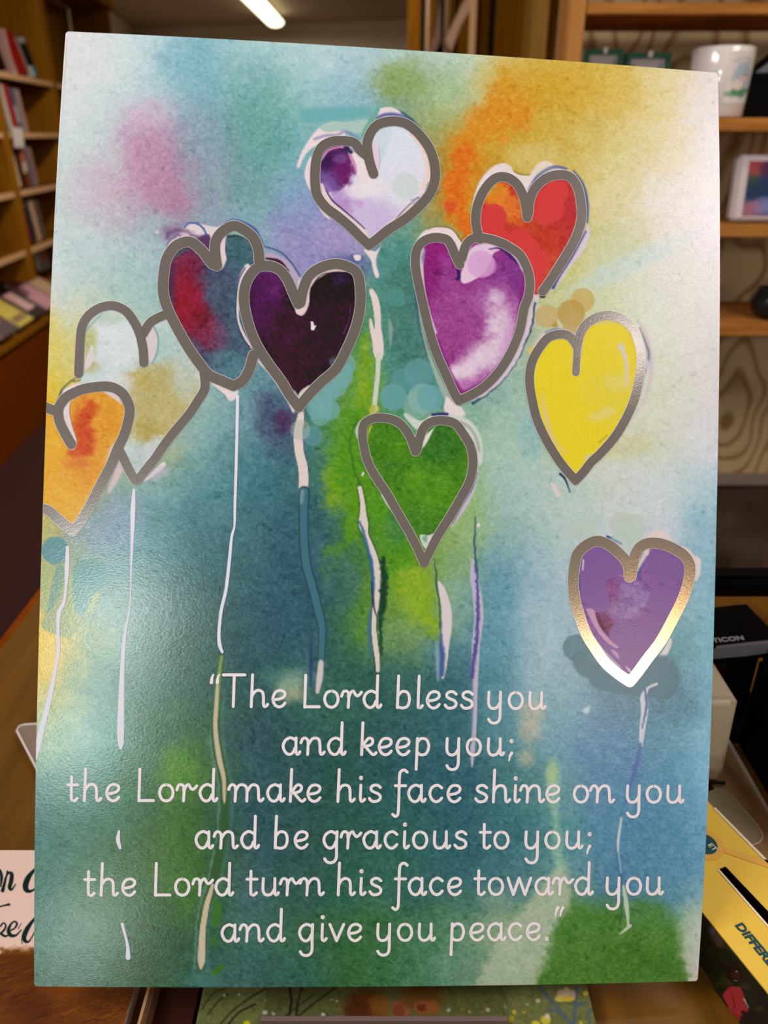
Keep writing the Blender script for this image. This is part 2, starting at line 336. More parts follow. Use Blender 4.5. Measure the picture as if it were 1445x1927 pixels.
# third shelf (z 1.072)
for s, wd, h, c, ln, lb, sp in [
    (0.33, 0.075, 0.19, 'cdb48a', 11, 'thick beige book on the third shelf', None), (0.418, 0.045, 0.19, '2c2018', 11, 'black book between the beige and orange ones on the third shelf', None),
    (0.475, 0.07, 0.19, '7a3c1c', 11, 'brown book with an orange and white label on the third shelf', [(0.35, 0.6, 'd8c2b0'), (0.62, 0.8, 'c8642a')]), (0.558, 0.05, 0.18, '7c6c78', 11, 'greyish purple book on the third shelf', None), (0.62, 0.05, 0.18, '9c7c6c', 11, 'tan book at the right end of the third shelf', None)]:
    book('book', s, 1.074, wd, h, 0.15, ln, c, lb, spine=sp, group='books leaning on the third shelf')
for s, wd, h, c, lb in [(-0.28, 0.09, 0.2, '24405c', 'navy book in the left bay of the third shelf'), (-0.17, 0.06, 0.2, '8a9cac', 'pale blue book in the left bay of the third shelf'), (-0.09, 0.05, 0.2, 'c0828c', 'pink book in the left bay of the third shelf')]:
    book('book', s, 1.074, wd, h, 0.15, 9, c, lb, group='books leaning on the third shelf')
# fourth shelf (z 0.808)
for s, wd, h, c, ln, lb in [(0.34, 0.055, 0.17, '8c2030', 12, 'crimson book on the fourth shelf'), (0.41, 0.07, 0.19, '3c3434', 12, 'charcoal book on the fourth shelf'), (0.493, 0.06, 0.20, 'c8a684', 12, 'sand coloured book on the fourth shelf'), (0.567, 0.07, 0.20, '6a5648', 12, 'brown book at the end of the fourth shelf row')]:
    book('book', s, 0.81, wd, h, 0.15, ln, c, lb, group='books on the fourth shelf')
slab('book', -0.33, 0.81, 0.02, 0.24, 0.19, 12, '2f7f8a', 'teal book with a yellow band face out in the left bay', patch=[(0.0, 0.95, 0.45, 0.62, 'd8a520'), (0.0, 0.7, 0.7, 0.9, 'a8c0c0')])
# low display of tilted books
DS = [(-0.60, 'a02040', 'magenta book on the sloping display', [(0.2, 0.8, 0.2, 0.6, 'd08a98')]), (-0.38, '6c5a5c', 'dark grey book on the sloping display', [(0.3, 0.75, 0.3, 0.7, 'e0a49c')]), (-0.17, 'd8c05c', 'yellow book on the sloping display', [(0.1, 0.9, 0.1, 0.25, '8c6a30')]),
      (0.03, '4a3c38', 'black book with a pink centre on the sloping display', [(0.2, 0.8, 0.2, 0.75, 'dba8a4')]), (0.24, 'd29aa4', 'pale pink book on the sloping display', [(0.1, 0.85, 0.75, 0.9, 'b87888')]), (0.45, 'c8a484', 'beige book at the far end of the sloping display', [(0.15, 0.85, 0.1, 0.2, '8a6850')])]
for s, c, lb, pt in DS: slab('book', s, 0.50, 0.018, 0.185, 0.235, 57, c, lb, x=0.03, patch=pt)
slab('book', 0.66, 0.64, 0.02, 0.16, 0.135, 6, 'c8bfb8', 'white book with a red picture standing above the display', x=-0.12, patch=[(0.4, 0.9, 0.3, 0.75, 'b8301c'), (0.1, 0.6, 0.05, 0.2, '5a6a30')])

# ------------------------------------------------------------ middle: taller cases further down the shop
def Wx(px, Y): return atY(px, 60, Y).x
mc = thing('bookcase', 'tall oak bookcase end with leaflet pockets at the top centre', 'bookcase', (Wx(768, 3.6), 3.6, 0))
def mpart(name, pa, pb, Ya, Yb, m, z0=0, z1=2.45, par=mc, ox=None):
    ox = Wx(768, 3.6) if ox is None else ox
    return box(name, (Wx(pa, 3.6) - ox, Wx(pb, 3.6) - ox, Ya - 3.6, Yb - 3.6, z0, z1), m, par, 0.002)
mpart('post', 768, 791, 0, 0, M_oak) if False else None
mpart('post', 768, 791, 3.6, 3.66, M_oak); mpart('back_board', 791, 985, 3.80, 3.82, M_dark)
for a, b in ((806, 834), (836, 861), (868, 890), (893, 925)): mpart('plank', a, b, 3.76, 3.80, M_plank)
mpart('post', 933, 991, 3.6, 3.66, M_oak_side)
M_clear = mat('clear_plastic', 'faf6f2', 0.03, trans=1.0, ior=1.06, spec=0.1)
M_edge = mat('plastic_edge', 'a07c58', 0.4, spec=0.2)
for k, (pa, pb, lb) in enumerate(((806, 839, 'clear leaflet pocket at the left of the top centre bookcase'), (842, 893, 'clear leaflet pocket to the right on the top centre bookcase'))):
    Y = 3.30; hx = Wx(pa, Y); hw = Wx(pb, Y) - hx
    h = thing('leaflet_holder', lb, 'leaflet holder', (hx, Y, 1.54)); 
    box('front_panel', (0, hw, 0, 0.004, 0, 0.36), M_clear, h); box('edge_strip', (hw - 0.006, hw + 0.002, -0.004, 0.03, 0, 0.36), M_edge, h); box('edge_strip', (-0.001, 0.003, -0.004, 0.2, 0, 0.36), M_edge, h); box('bottom', (0, hw, 0, 0.2, -0.006, 0), M_clear, h); box('hanging_back', (0, hw, 0.2, 0.29, -0.1, 0.0), M_dark, h)
lf = thing('leaflet', 'dark blue leaflet with white rings in a clear pocket', 'leaflet', (Wx(812, 3.36), 3.36, 1.575))
M_navy = mat('navy_print', '1c2c44', 0.6, spec=0.1); wl = Wx(836, 3.36) - Wx(812, 3.36)
prism('sheet', [(0, 0), (wl, 0), (wl, 0.30), (wl * 0.8, 0.32), (0.008, 0.10)], -0.001, 0.001, M_navy, lf, 0, Matrix(((1, 0, 0, 0), (0, 0, 1, 0), (0, 1, 0, 0), (0, 0, 0, 1))))
for rx, rz_ in ((0.2, 0.045), (0.42, 0.085), (0.6, 0.05)):
    bm = bmesh.new(); bmesh.ops.create_cone(bm, cap_ends=False, segments=16, radius1=0.012, radius2=0.008, depth=0.003, matrix=Matrix.Translation((wl * rx, -0.003, rz_)) @ Matrix.Rotation(R(90), 4, 'X')); from_bm('ring', bm, mat('ring_white', 'c8ccd0', 0.5), lf)
lf = thing('leaflet', 'pale pink folded leaflet sticking out at a slant', 'leaflet', (Wx(850, 3.2), 3.2, 1.60))
VT = Matrix(((1, 0, 0, 0), (0, 0, 1, 0), (0, 1, 0, 0), (0, 0, 0, 1)))
prism('sheet', [(-0.022, 0.02), (0.0, -0.02), (0.03, 0.06), (0.10, 0.17), (0.085, 0.19), (0.03, 0.12)], -0.0015, 0.0015, mat('pale_print', 'c49478', 0.5), lf, 0, VT)
prism('fold', [(0.105, 0.11), (0.12, 0.10), (0.17, 0.17), (0.16, 0.185)], -0.0015, 0.0015, mat('pale_print', 'c49478', 0.5), lf, 0, VT)
lf = thing('leaflet', 'narrow brown leaflet leaning low beside the blue one', 'leaflet', (Wx(800, 3.2), 3.2, 1.49))
prism('sheet', [(-0.03, 0.0), (0.0, 0.0), (0.055, 0.13), (0.05, 0.26), (0.032, 0.14)], -0.0015, 0.0015, mat('taupe_print', '8a5c44', 0.5), lf, 0, VT)

# nearer case, just left of the mug shelves
YN = 1.9
nc = thing('display_case', 'brown wooden display case with a dark seam behind the top edge of the poster', 'cabinet', (Wx(893, YN), YN, 0))
ox = Wx(893, YN)
def npart(name, pa, pb, ya, yb, m, z1=2.3): return box(name, (Wx(pa, YN) - ox, Wx(pb, YN) - ox, ya, yb, 0, z1), m, nc, 0.002)
npart('panel', 895, 926, 0.06, 0.08, M_oak_side); npart('seam_board', 924, 938, 0.075, 0.09, M_dark); npart('panel', 938, 995, 0.06, 0.08, M_oak_side); npart('edge_post', 889, 896, 0.0, 0.08, M_shelfedge)
npart('corner_post', 992, 1023, -0.05, 0.08, mat('light_oak', 'b8843c', 0.8, spec=0.1, noise=('a87430', 3, (30, 30, 1.5)))); npart('side_board', 1023, 1042, -0.02, 0.08, M_oak_side)

# ------------------------------------------------------------ right: the mug shelves
YS = 1.25
M_ply = plywood('plywood', 'c2a47c', '8a6238'); M_cherry = mat('cherry_shelf', 'ae7238', 0.4, 0.0, spec=0.0, noise=('925a28', 4, (2, 30, 30)))
un = thing('shelf_unit', 'wooden shelf unit with a swirling plywood back behind the mugs', 'shelf unit', (0.251, YS, 0))
box('side_panel', (0.0, 0.026, 0.0, 0.062, 0, 1.95), mat('cherry_post', 'b47c44', 0.4, 0.0, spec=0.0, noise=('a06a34', 3, (30, 30, 1.5))), un, 0.002); box('side_panel', (0.92, 0.946, 0, 0.24, 0, 1.95), M_cherry, un, 0.002)
box('back_board', (0.052, 0.92, 0.225, 0.24, 0.66, 1.95), M_ply, un); box('lower_panel', (0.052, 0.92, 0.225, 0.24, 0.0, 0.66), mat('brown_marbled_board', '5c4a3e', 0.6, 0.0, spec=0.1, noise=('3c2c20', 9, (1, 1, 1))), un)['label'] = 'dark mottled lower board'
for z0, z1 in ((1.018, 1.037), (1.170, 1.188), (1.316, 1.334), (1.460, 1.474), (1.62, 1.636), (0.20, 0.22)): box('shelf', (0.0265, 0.92, 0.0, 0.19, z0, z1), M_cherry, un, 0.0015)
box('back_trim', (0.052, 0.92, 0.214, 0.225, 0.657, 0.681), mat('grey_trim', '8c7c70', 0.5), un, 0.0015); box('top_board', (0, 0.946, 0, 0.24, 1.95, 1.975), M_cherry, un)
# two carded necklaces
M_green = mat('green_card', '14644c', 0.5); M_inner = mat('card_white', 'c9bfc4', 0.6); M_chain = mat('chain', '55504c', 0.3, 1.0)
for pa, pb, top, lb in ((1101, 1172, 92, 'green-framed jewellery card with a fine chain, nearer the post'), (1180, 1263, 99, 'green-framed jewellery card with a fine chain, nearer the mug')):
    Y = 1.34; x0 = atY(pa, 110, Y).x; x1 = atY(pb, 110, Y).x; zt = atY(pa, top, Y).z; w_ = x1 - x0; h_ = zt - 1.3345
    g = thing('jewellery_card', lb, 'jewellery card', (x0, Y, 1.3345))
    bm = bmesh.new(); add_box(bm, 0, w_, 0, 0.02, 0, 0.008); add_box(bm, 0, w_, 0, 0.02, h_ - 0.007, h_); add_box(bm, 0, 0.006, 0, 0.02, 0.008, h_ - 0.007); add_box(bm, w_ - 0.006, w_, 0, 0.02, 0.008, h_ - 0.007); from_bm('frame', bm, M_green, g)
    box('inner_card', (0.006, w_ - 0.006, 0.008, 0.018, 0.008, h_ - 0.007), M_inner, g)
    tube('chain', [(w_ / 2 + u * w_ * 0.32, 0.0065, h_ * 0.35 + (u * u) * h_ * 0.5) for u in np.linspace(-1, 1, 17)], 0.0006, M_chain, g, 6)
    box('hook_tab', (w_ * 0.46, w_ * 0.56, -0.003, 0.002, h_ - 0.006, h_ + 0.002), mat('tab_white', 'e6e2e0', 0.3), g)
# the white mug with a lamb picture
Y = 1.31; xa = atY(1298, 150, Y).x; xb = atY(1408, 150, Y).x; rad = (xb - xa) / 2; hm = atY(1350, 84, Y - rad).z - 1.3345
mug = thing('mug', 'white china mug printed with a small lamb on green grass', 'mug', ((xa + xb) / 2, Y, 1.3345))
M_china = mat('white_china', 'd8ccc4', 0.12, coat=0.6)
def lathe(name, prof, m, par, seg=48, a0=0, a1=360):
    bm = bmesh.new(); full = (a1 - a0) >= 360; n = seg if full else seg + 1; rings = []
    for r_, z in prof: rings.append([bm.verts.new((r_ * math.cos(R(a0 + (a1 - a0) * i / seg)), r_ * math.sin(R(a0 + (a1 - a0) * i / seg)), z)) for i in range(n)])
    for a, b in zip(rings, rings[1:]):
        for i in range(seg): bm.faces.new((a[i], a[(i + 1) % n], b[(i + 1) % n], b[i]))
    bmesh.ops.remove_doubles(bm, verts=bm.verts, dist=1e-6); return from_bm(name, bm, m, par, True)
rt = rad * 1.03; rb = rad * 0.93
lathe('body', [(0.0001, 0.0), (rb - 0.003, 0.0), (rb, 0.003), (rt, hm - 0.002), (rt - 0.0015, hm), (rt - 0.003, hm - 0.002), (rb - 0.004, 0.008), (0.0001, 0.006)], M_china, mug)
tube('handle', [(-0.012, rad * 0.93 + 0.024 * math.cos(R(-90 + 18 * i)), hm * 0.52 + hm * 0.3 * math.sin(R(-90 + 18 * i))) for i in range(11)], 0.005, M_china, mug, 10)
# printed picture on the mug: a patch hugging the wall
nx, nz = 70, 90; A, Zq = np.meshgrid(np.linspace(R(-98), R(-32), nx), np.linspace(hm * 0.92, hm * 0.2, nz)); A = A.ravel(); Zq = Zq.ravel()
rr = rb + (rt - rb) * (Zq / hm) + 0.0004; me, _ = grid_mesh('printed_picture', np.column_stack([rr * np.cos(A), rr * np.sin(A), Zq]), nx, nz)
u = (np.degrees(A) + 98) / 66 * 100; v = (hm * 0.92 - Zq) / (hm * 0.72) * 130; p = Paint(u, v); p.c[:] = rgb('d8ccc4')
p.blob(52, 62, 34, 38, '9aacb8', 0.8, 0, 0.5, 0.2); p.blob(50, 100, 40, 12, '4a8a5c', 0.85, -6, 0.6, 0.5); p.blob(40, 84, 20, 14, 'dccabc', 0.95, 0, 0.3, 0.3); p.blob(56, 66, 12, 12, 'cdb8b0', 0.95, 0, 0.4, 0.3); p.blob(57, 58, 9, 3, '7c6c74', 0.6)
for i in range(10): p.blob(14 + i * 8, 26 - 10 * math.sin(i / 9 * math.pi), 2.6, 1.6, '6a6468', 0.8, 0, 0.5, 0.4)
p.stroke([(28, 94), (27, 100)], 2.5, '3a3a34'); p.stroke([(50, 95), (51, 101)], 2.5, '3a3a34')
set_paint(me, p.c); link('printed_picture', me, painted('mug_print', 0.15), mug)
# black gift box with a pale triangle behind the mug
Y = 1.36; bx0 = atY(1398, 160, Y).x; hb = atY(1430, 85, Y).z - 1.3345
gb = thing('gift_bag', 'black gift bag with a pale triangular flap beside the lamb mug', 'gift bag', (bx0, Y, 1.3345))
M_blk = mat('black_gloss', '080708', 0.4, spec=0.08)
box('bag_body', (0.0, 0.10, 0, 0.04, 0, hb * 0.62), M_blk, gb, 0.002)
prism('flap', [(0.006, hb * 0.63), (0.09, hb * 0.63), (0.09, hb * 1.12), (0.05, hb)], 0.010, 0.022, M_blk, gb, 0, VT); prism('flap_lining', [(0.018, hb * 0.64), (0.085, hb * 0.64), (0.085, hb * 1.0), (0.05, hb * 0.88)], 0.006, 0.010, mat('lilac_paper', 'aaa4b4', 0.6), gb, 0, VT)
prism('bow', [(0.034, hb * 0.62), (0.044, hb * 0.60), (0.06, hb * 0.74), (0.052, hb * 0.78)], 0.0, 0.006, M_blk, gb, 0, VT); prism('emblem', [(0.055, hb * 0.36), (0.066, hb * 0.42), (0.072, hb * 0.36), (0.064, hb * 0.30)], -0.003, 0.0, mat('pink_emblem', 'b08a94', 0.4), gb, 0, VT)
# white-edged picture block on the second shelf
Y = 1.275; px0 = atY(1374, 420, Y).x; hp = atY(1400, 294, Y).z - 1.1885
pb = thing('picture_block', 'white-edged picture block with a red and blue print on the middle shelf', 'picture block', (px0, Y, 1.1885)); LN = Matrix.Translation((0, 0, 0.0025)) @ Matrix.Rotation(R(-6), 4, 'X')
box('block', (0, 0.115, 0, 0.022, 0.001, hp), mat('block_white', 'c4b4b4', 0.35), pb, 0.004, LN)
nx, nz = 60, 70; U, Vq = np.meshgrid(np.linspace(0.016, 0.108, nx), np.linspace(hp - 0.009, 0.008, nz)); U = U.ravel(); Vq = Vq.ravel(); me, _ = grid_mesh('print', np.column_stack([U, np.full(len(U), -0.0008), Vq]), nx, nz); me.transform(LN)
u = (U - 0.016) / 0.092 * 100; v = (hp - 0.009 - Vq) / (hp - 0.017) * 110; p = Paint(u, v); p.c[:] = rgb('2c4878'); p.blob(10, 10, 20, 22, 'b84440', 0.9, 0, 0.8); p.blob(42, 14, 22, 20, '5a2858', 0.9, 0, 0.8); p.blob(8, 42, 16, 14, '44583c', 0.8); p.blob(25, 62, 30, 26, '14345c', 0.7); p.blob(10, 95, 30, 18, 'b86a7c', 0.85, 0, 0.8); p.blob(50, 90, 30, 18, '8a8ac0', 0.8)
p.blob(80, 20, 18, 14, 'c8b040', 0.7); p.blob(62, 52, 9, 24, 'd8b488', 0.95, 10, 0.3, 0.2); p.blob(60, 84, 8, 20, 'd0d4e4', 0.9, 0, 0.4, 0.2); p.blob(92, 70, 12, 30, '286a5a', 0.7)
set_paint(me, p.c); link('print', me, painted('block_print', 0.3), pb)
# dark rounded pot further down the shelves
Y = 1.30; q = atY(1452, 600, Y); pot = thing('pot', 'dark rounded pot at the right edge on the lowest wooden shelf', 'pot', (q.x, Y, 1.0375))
lathe('body', [(0.0001, 0), (0.024, 0), (0.036, 0.012), (0.038, 0.028), (0.030, 0.044), (0.027, 0.044), (0.033, 0.028), (0.0001, 0.006)], mat('dark_glaze', '16191c', 0.25), pot); lathe('rim', [(0.026, 0.043), (0.031, 0.043), (0.031, 0.048), (0.026, 0.048), (0.026, 0.043)], mat('dark_glaze', '16191c', 0.25), pot)
# ------------------------------------------------------------ the big card print on its little easel
PW, PH = 0.297, 0.420
def _pose():
    im = [(121, 59), (1348, 137), (1315, 1846), (67, 1856)]; ob = [(-PW / 2, PH / 2), (PW / 2, PH / 2), (PW / 2, -PH / 2), (-PW / 2, -PH / 2)]
    A = []
    for (X, Y), (x, y) in zip(ob, im):
        u = (x - 722.5) / FPX; v = (963.5 - y) / FPX
        A += [[X, Y, 1, 0, 0, 0, -u * X, -u * Y, -u], [0, 0, 0, X, Y, 1, -v * X, -v * Y, -v]]
    h = np.linalg.svd(np.array(A))[2][-1].reshape(3, 3); h *= np.sign(h[2, 2]); k = (np.linalg.norm(h[:, 0]) + np.linalg.norm(h[:, 1])) / 2
    f = np.array([1, 1, -1.0]); e1 = h[:, 0] / np.linalg.norm(h[:, 0]) * f; e2 = h[:, 1] * f; e2 -= e1 * (e1 @ e2); e2 /= np.linalg.norm(e2)
    return e1, e2, np.cross(e1, e2), h[:, 2] / k * f
_e1, _e2, _e3, _t = _pose()
camR = Matrix.Rotation(R(90) - PITCH, 3, 'X')
_M = Matrix((_e1, _e2, _e3)).transposed()
_RW = camR @ _M; _TW = camR @ Vector(_t) + Vector((0, 0, CZ))
def bow(X, Y): return 0.0082 * (1 - np.abs(2 * Y / PH) ** 2.5) + 0.0022 * (1 - np.abs(2 * X / PW) ** 2.2)
_E = np.array([_e1, _e2, _e3])                                   # rows: local axes in camera space
def loc2pix(X, Y, Z):
    P = X[:, None] * _e1 + Y[:, None] * _e2 + Z[:, None] * _e3 + _t
    return 722.5 + FPX * P[:, 0] / -P[:, 2], 963.5 - FPX * P[:, 1] / -P[:, 2]
def pix2loc(x, y, off=0.0):
    x = np.asarray(x, float); y = np.asarray(y, float)
    D = np.column_stack([(x - 722.5) / FPX, (963.5 - y) / FPX, -np.ones(len(x))]) @ _E.T; O = -_t @ _E.T
    Z = np.zeros(len(x)) + 0.008
    for _ in range(8):
        s = (Z - O[2]) / D[:, 2]; X = np.clip(O[0] + D[:, 0] * s, -PW / 2, PW / 2); Y = np.clip(O[1] + D[:, 1] * s, -PH / 2, PH / 2); Z = bow(X, Y) + off
    return np.column_stack([X, Y, Z])
poster = thing('poster', 'large watercolour print of silver outlined hearts with a blessing in white lettering', 'poster')
_base = Vector((0, -PH / 2, 0))
poster.matrix_world = Matrix.Translation(_TW + _RW @ _base) @ _RW.to_4x4()
_off = np.array([0, PH / 2, 0])
M_print = painted('watercolour_print', rough=0.22, spec=0.5, bump=0.25, gain=1.0)
M_paper = mat('white_card', 'ded6d8', 0.6)
M_letter = mat('lettering_white', 'e6dadd', 0.5)
M_string = mat('string_white', 'd9d6e2', 0.5)
M_rim = mat('foil_edge_white', 'efe8ea', 0.35)
def foil_mat():
    m = bpy.data.materials.new('silver_foil'); m.use_nodes = True; nt = m.node_tree; b = nt.nodes['Principled BSDF']
    b.inputs['Metallic'].default_value = 1; b.inputs['Base Color'].default_value = (0.57, 0.52, 0.49, 1); b.inputs['Roughness'].default_value = 0.17
    tc = nt.nodes.new('ShaderNodeTexCoord'); nz = nt.nodes.new('ShaderNodeTexNoise'); nz.inputs['Scale'].default_value = 1400
    bp = nt.nodes.new('ShaderNodeBump'); bp.inputs['Strength'].default_value = 0.2; bp.inputs['Distance'].default_value = 0.0001
    nt.links.new(tc.outputs['Object'], nz.inputs['Vector']); nt.links.new(nz.outputs['Fac'], bp.inputs['Height']); nt.links.new(bp.outputs[0], b.inputs['Normal'])
    return m
M_foil = foil_mat()

# ---- shapes measured off the print: each heart's outline strokes (x, y), foil width
HE = {
 'pale': ([[(148,703),(149.5,668),(151,640),(154,616),(163.5,597),(184,581),(210,575),(234,583.5),(250,602),(262,626),(268,650),(270,668),(270.6,683)],
           [(269.5,628),(281,609),(295,599),(315,590.6)],
           [(383,696),(386,720),(384,735),(373,753),(359,775),(342,796),(325,816),(309,837),(299,852),(290,865),(272,887),(259,905)],
           [(259,905),(253,902),(243.5,886),(236,870),(226,850)]], 17.5),
 'orange': ([[(81,764),(92,769),(104,773)],
             [(134,836),(121,813),(111,790),(110,770),(116,757),(128,745),(154,733),(182,728),(208,728),(228,738),(239,754),(244,774),(239,801),(232,822),(222,843),(208,876.5),(187,916.5),(168,954),(152,980),(137,1000)],
             [(137,1000),(123.5,989),(104.7,973),(94,963),(84,958)]], 19),
 'crimson': ([[(400,497),(391,486),(382,474),(364,458),(349,455),(329,464),(314,486),(308,516),(307,552),(317,584.5),(334.6,620),(355.5,656),(379,689),(394,706),(418,717),(439,726)],
              [(439,726),(456,717),(468,698),(473,682),(477,668)],
              [(408,500),(404.6,474),(406,453.6),(418,436),(439,425),(459.6,433),(477,448),(486,470),(488,492)]], 20),
 'plum': ([[(561,572),(552,552),(540,525),(525,507),(504,500),(483.5,504),(468,522),(459.6,546),(459.6,575),(468.6,614),(483.5,650),(504,683),(528,715.5),(546,745),(562,766)],
           [(562,766),(581.7,742),(605,718.5),(632,694.6),(650,662),(668,620),(677,583),(678,545),(672,514),(653,501),(629,496.7),(602.5,504),(581.7,519),(571,543),(565,570)]], 19.5),
 'white': ([[(702.8,327),(697,310),(692.5,290),(691,268.6),(698,248.6),(712,234),(736,228),(760,231),(780,244),(798,264),(811,286),(818,313),(818,339),(809,364),(789,388),(762,412),(731,432),(709,450),(694,461)],
            [(694,461),(680,448),(658,426),(634,406),(613,390),(597,368),(593,346),(593,317),(597,293),(606,276),(625,266),(649,265),(667,269),(676,281),(689,292)]], 18.5),
 'red': ([[(992,409),(989,386),(984,368),(973,347),(957,335),(939,333),(923.5,342),(908,362.6),(898,388.6),(895,412),(898,435),(903,450)],
          [(994,402),(997,376),(1007,354),(1025,337),(1048,329),(1071,332),(1086,351),(1093,381),(1094,412),(1084,446),(1069,474),(1048,508),(1030,536),(1021,548)]], 18),
 'magenta': ([[(865,498),(856,479),(848,460),(838,449.6),(815,447),(794,456),(783,474),(782,503),(788.5,539),(799,586),(809,627),(822,666),(838,702.6),(853,736),(863,754)],
              [(863,754),(885,744),(910,728.5),(936,702.6),(960,666),(978,622),(985.7,582),(995,555),(997,528.7),(991,502.8),(978,479.4),(957,464),(934,453.5),(910,448),(890,449),(877,461),(869,486)]], 17.5),
 'yellow': ([[(1083.5,701),(1085.5,669),(1086,645)],
             [(1086,652),(1078,640),(1068,631),(1053,629),(1033,634.6),(1017,652),(1003,676),(997,700),(997,726),(1002.7,759),(1011,791),(1027,826),(1044,855),(1061,879),(1083,904)],
             [(1083,904),(1099,887),(1112,870),(1131,852),(1157,822),(1177,789),(1192,756),(1201,722),(1206,691),(1206,663),(1199,634.6),(1190,617),(1170,600),(1144,593),(1122,597.6),(1103,610),(1092,628),(1086,650)]], 17),
 'green': ([[(781.5,850),(775,831),(765,811),(748,794),(727,787),(704,787),(686,797),(682,817),(684.6,840),(692,869),(706,896),(727,927),(748,964),(769,1000),(785,1031),(798,1060)],
            [(798,1060),(809,1037),(825,1006),(848,970),(867,937),(884,904),(890,869),(885,840),(872,817),(856,797),(833,791),(812,794),(798,804),(790,823),(784,848)]], 17),
 'purple': ([[(1184.5,1086),(1182,1067),(1175,1052),(1156,1033),(1141,1023),(1123,1018),(1103,1026),(1087,1042),(1081,1065),(1078.7,1094),(1081,1125),(1090,1158),(1103,1193),(1121,1222),(1139,1247),(1163,1268),(1185,1283)],
             [(1185,1283),(1199,1266),(1218,1240),(1243,1207),(1265,1167),(1284,1129),(1295,1096),(1298,1065),(1287,1045),(1265,1031),(1243,1023),(1221,1022),(1205,1029),(1196,1043),(1191,1063),(1187,1084)]], 20),
}
FILL = {
 'pale': [(154,700),(154,616),(184,580),(234,580),(262,620),(283,605),(313,592),(350,650),(385,700),(380,740),(342,796),(290,862),(258,905),(232,862),(243,800),(240,760),(215,730),(150,735)],
 'orange': [(78,790),(110,780),(112,755),(154,733),(210,728),(239,754),(244,774),(232,822),(187,916),(137,1003),(104,973),(76,952)],
 'crimson': [(404,498),(382,474),(350,455),(314,486),(307,552),(334,620),(379,689),(418,717),(440,726),(468,698),(478,660),(462,600),(457,545),(470,515),(489,495),(480,450),(440,424),(406,452)],
 'plum': [(563,572),(525,507),(483,504),(459,560),(468,614),(504,683),(562,766),(605,718),(650,662),(678,583),(672,514),(629,496),(581,519)],
 'white': [(695,290),(697,248),(736,228),(780,244),(811,286),(818,339),(789,388),(731,432),(694,461),(634,406),(597,368),(593,317),(606,276),(649,265),(676,284)],
 'red': [(990,380),(957,335),(923,342),(895,400),(903,450),(934,453),(978,479),(1000,520),(1006,556),(1030,536),(1069,474),(1094,412),(1086,351),(1048,329),(1007,354)],
 'magenta': [(866,490),(838,450),(794,456),(782,503),(799,586),(838,702),(863,756),(936,702),(978,622),(997,528),(978,479),(910,448),(877,461)],
 'yellow': [(1086,648),(1053,629),(1003,676),(997,726),(1027,826),(1083,904),(1157,822),(1201,722),(1206,663),(1170,600),(1122,597)],
 'green': [(784,845),(765,811),(727,787),(686,797),(682,820),(706,896),(748,964),(798,1060),(848,970),(890,869),(872,817),(833,791),(798,804)],
 'purple': [(1186,1080),(1175,1052),(1123,1018),(1081,1065),(1081,1125),(1121,1222),(1185,1285),(1243,1207),(1295,1096),(1287,1045),(1221,1022),(1193,1045)],
}
def zp(ox, oy, s, *pts): return [(ox + a / s, oy + b / s) for a, b in pts]
PAPER = 'e2d3d6'
def poster_w(xy): return _TW + _RW @ Vector((xy[0], xy[1], 0))
# ------------------------------------------------------------ the shop counter and the things lying on it
CTOP = 0.945
M_top = mat('counter_wood', '744a06', 0.42, noise=('5e3a04', 2.6, (28, 2.0, 28)))
M_front = mat('counter_panel', '5a2a0c', 0.5)
ct = thing('counter', 'brown wooden shop counter under the poster', 'counter', (0, 0.2, 0))
box('worktop', (-0.305, 0.62, -0.14, 0.40, CTOP - 0.04, CTOP), M_top, ct, 0.002); box('edge_strip', (-0.311, -0.305, -0.14, 0.40, CTOP - 0.038, CTOP - 0.002), M_plinth, ct)
box('cabinet', (-0.29, 0.60, -0.12, 0.38, 0.0, CTOP - 0.04), M_front, ct)
def flat(px, z, *pts): return [tuple(atZ(a, b, z))[:2] for a, b in pts]

# easel (clear acrylic) carrying the poster
corner = [poster_w(v) for v in ((-PW/2, -PH/2), (PW/2, -PH/2), (0, -PH/2))]
zb = min(c.z for c in corner); yb = corner[2].y
lipy = atZ(715, 1914, zb - 0.002).y - yb
easel = thing('easel', 'small clear acrylic stand with a grey front lip under the poster', 'easel', (0, yb, zb - 0.0035))
M_acr = mat('acrylic', 'f6f4f2', 0.03, trans=1.0, ior=1.12); M_lip = mat('acrylic_lip', '64524d', 0.5, spec=0.2)
box('base_plate', (-0.054, 0.054, lipy + 0.0012, 0.12, -0.0030, -0.0004), M_acr, easel); box('front_lip', (-0.0545, 0.0545, lipy - 0.0012, lipy + 0.0010, -0.0030, 0.0006), M_lip, easel)
bp = box('back_plate', (-0.054, 0.054, 0.0, 0.26, -0.0060, -0.0035), M_acr); bp.parent = easel; bp.matrix_world = poster.matrix_world @ Matrix.Translation((0, 0.004, 0))
lg = box('prop_leg', (-0.012, 0.012, 0.118, 0.121, -0.0004, 0.19), M_acr, easel)

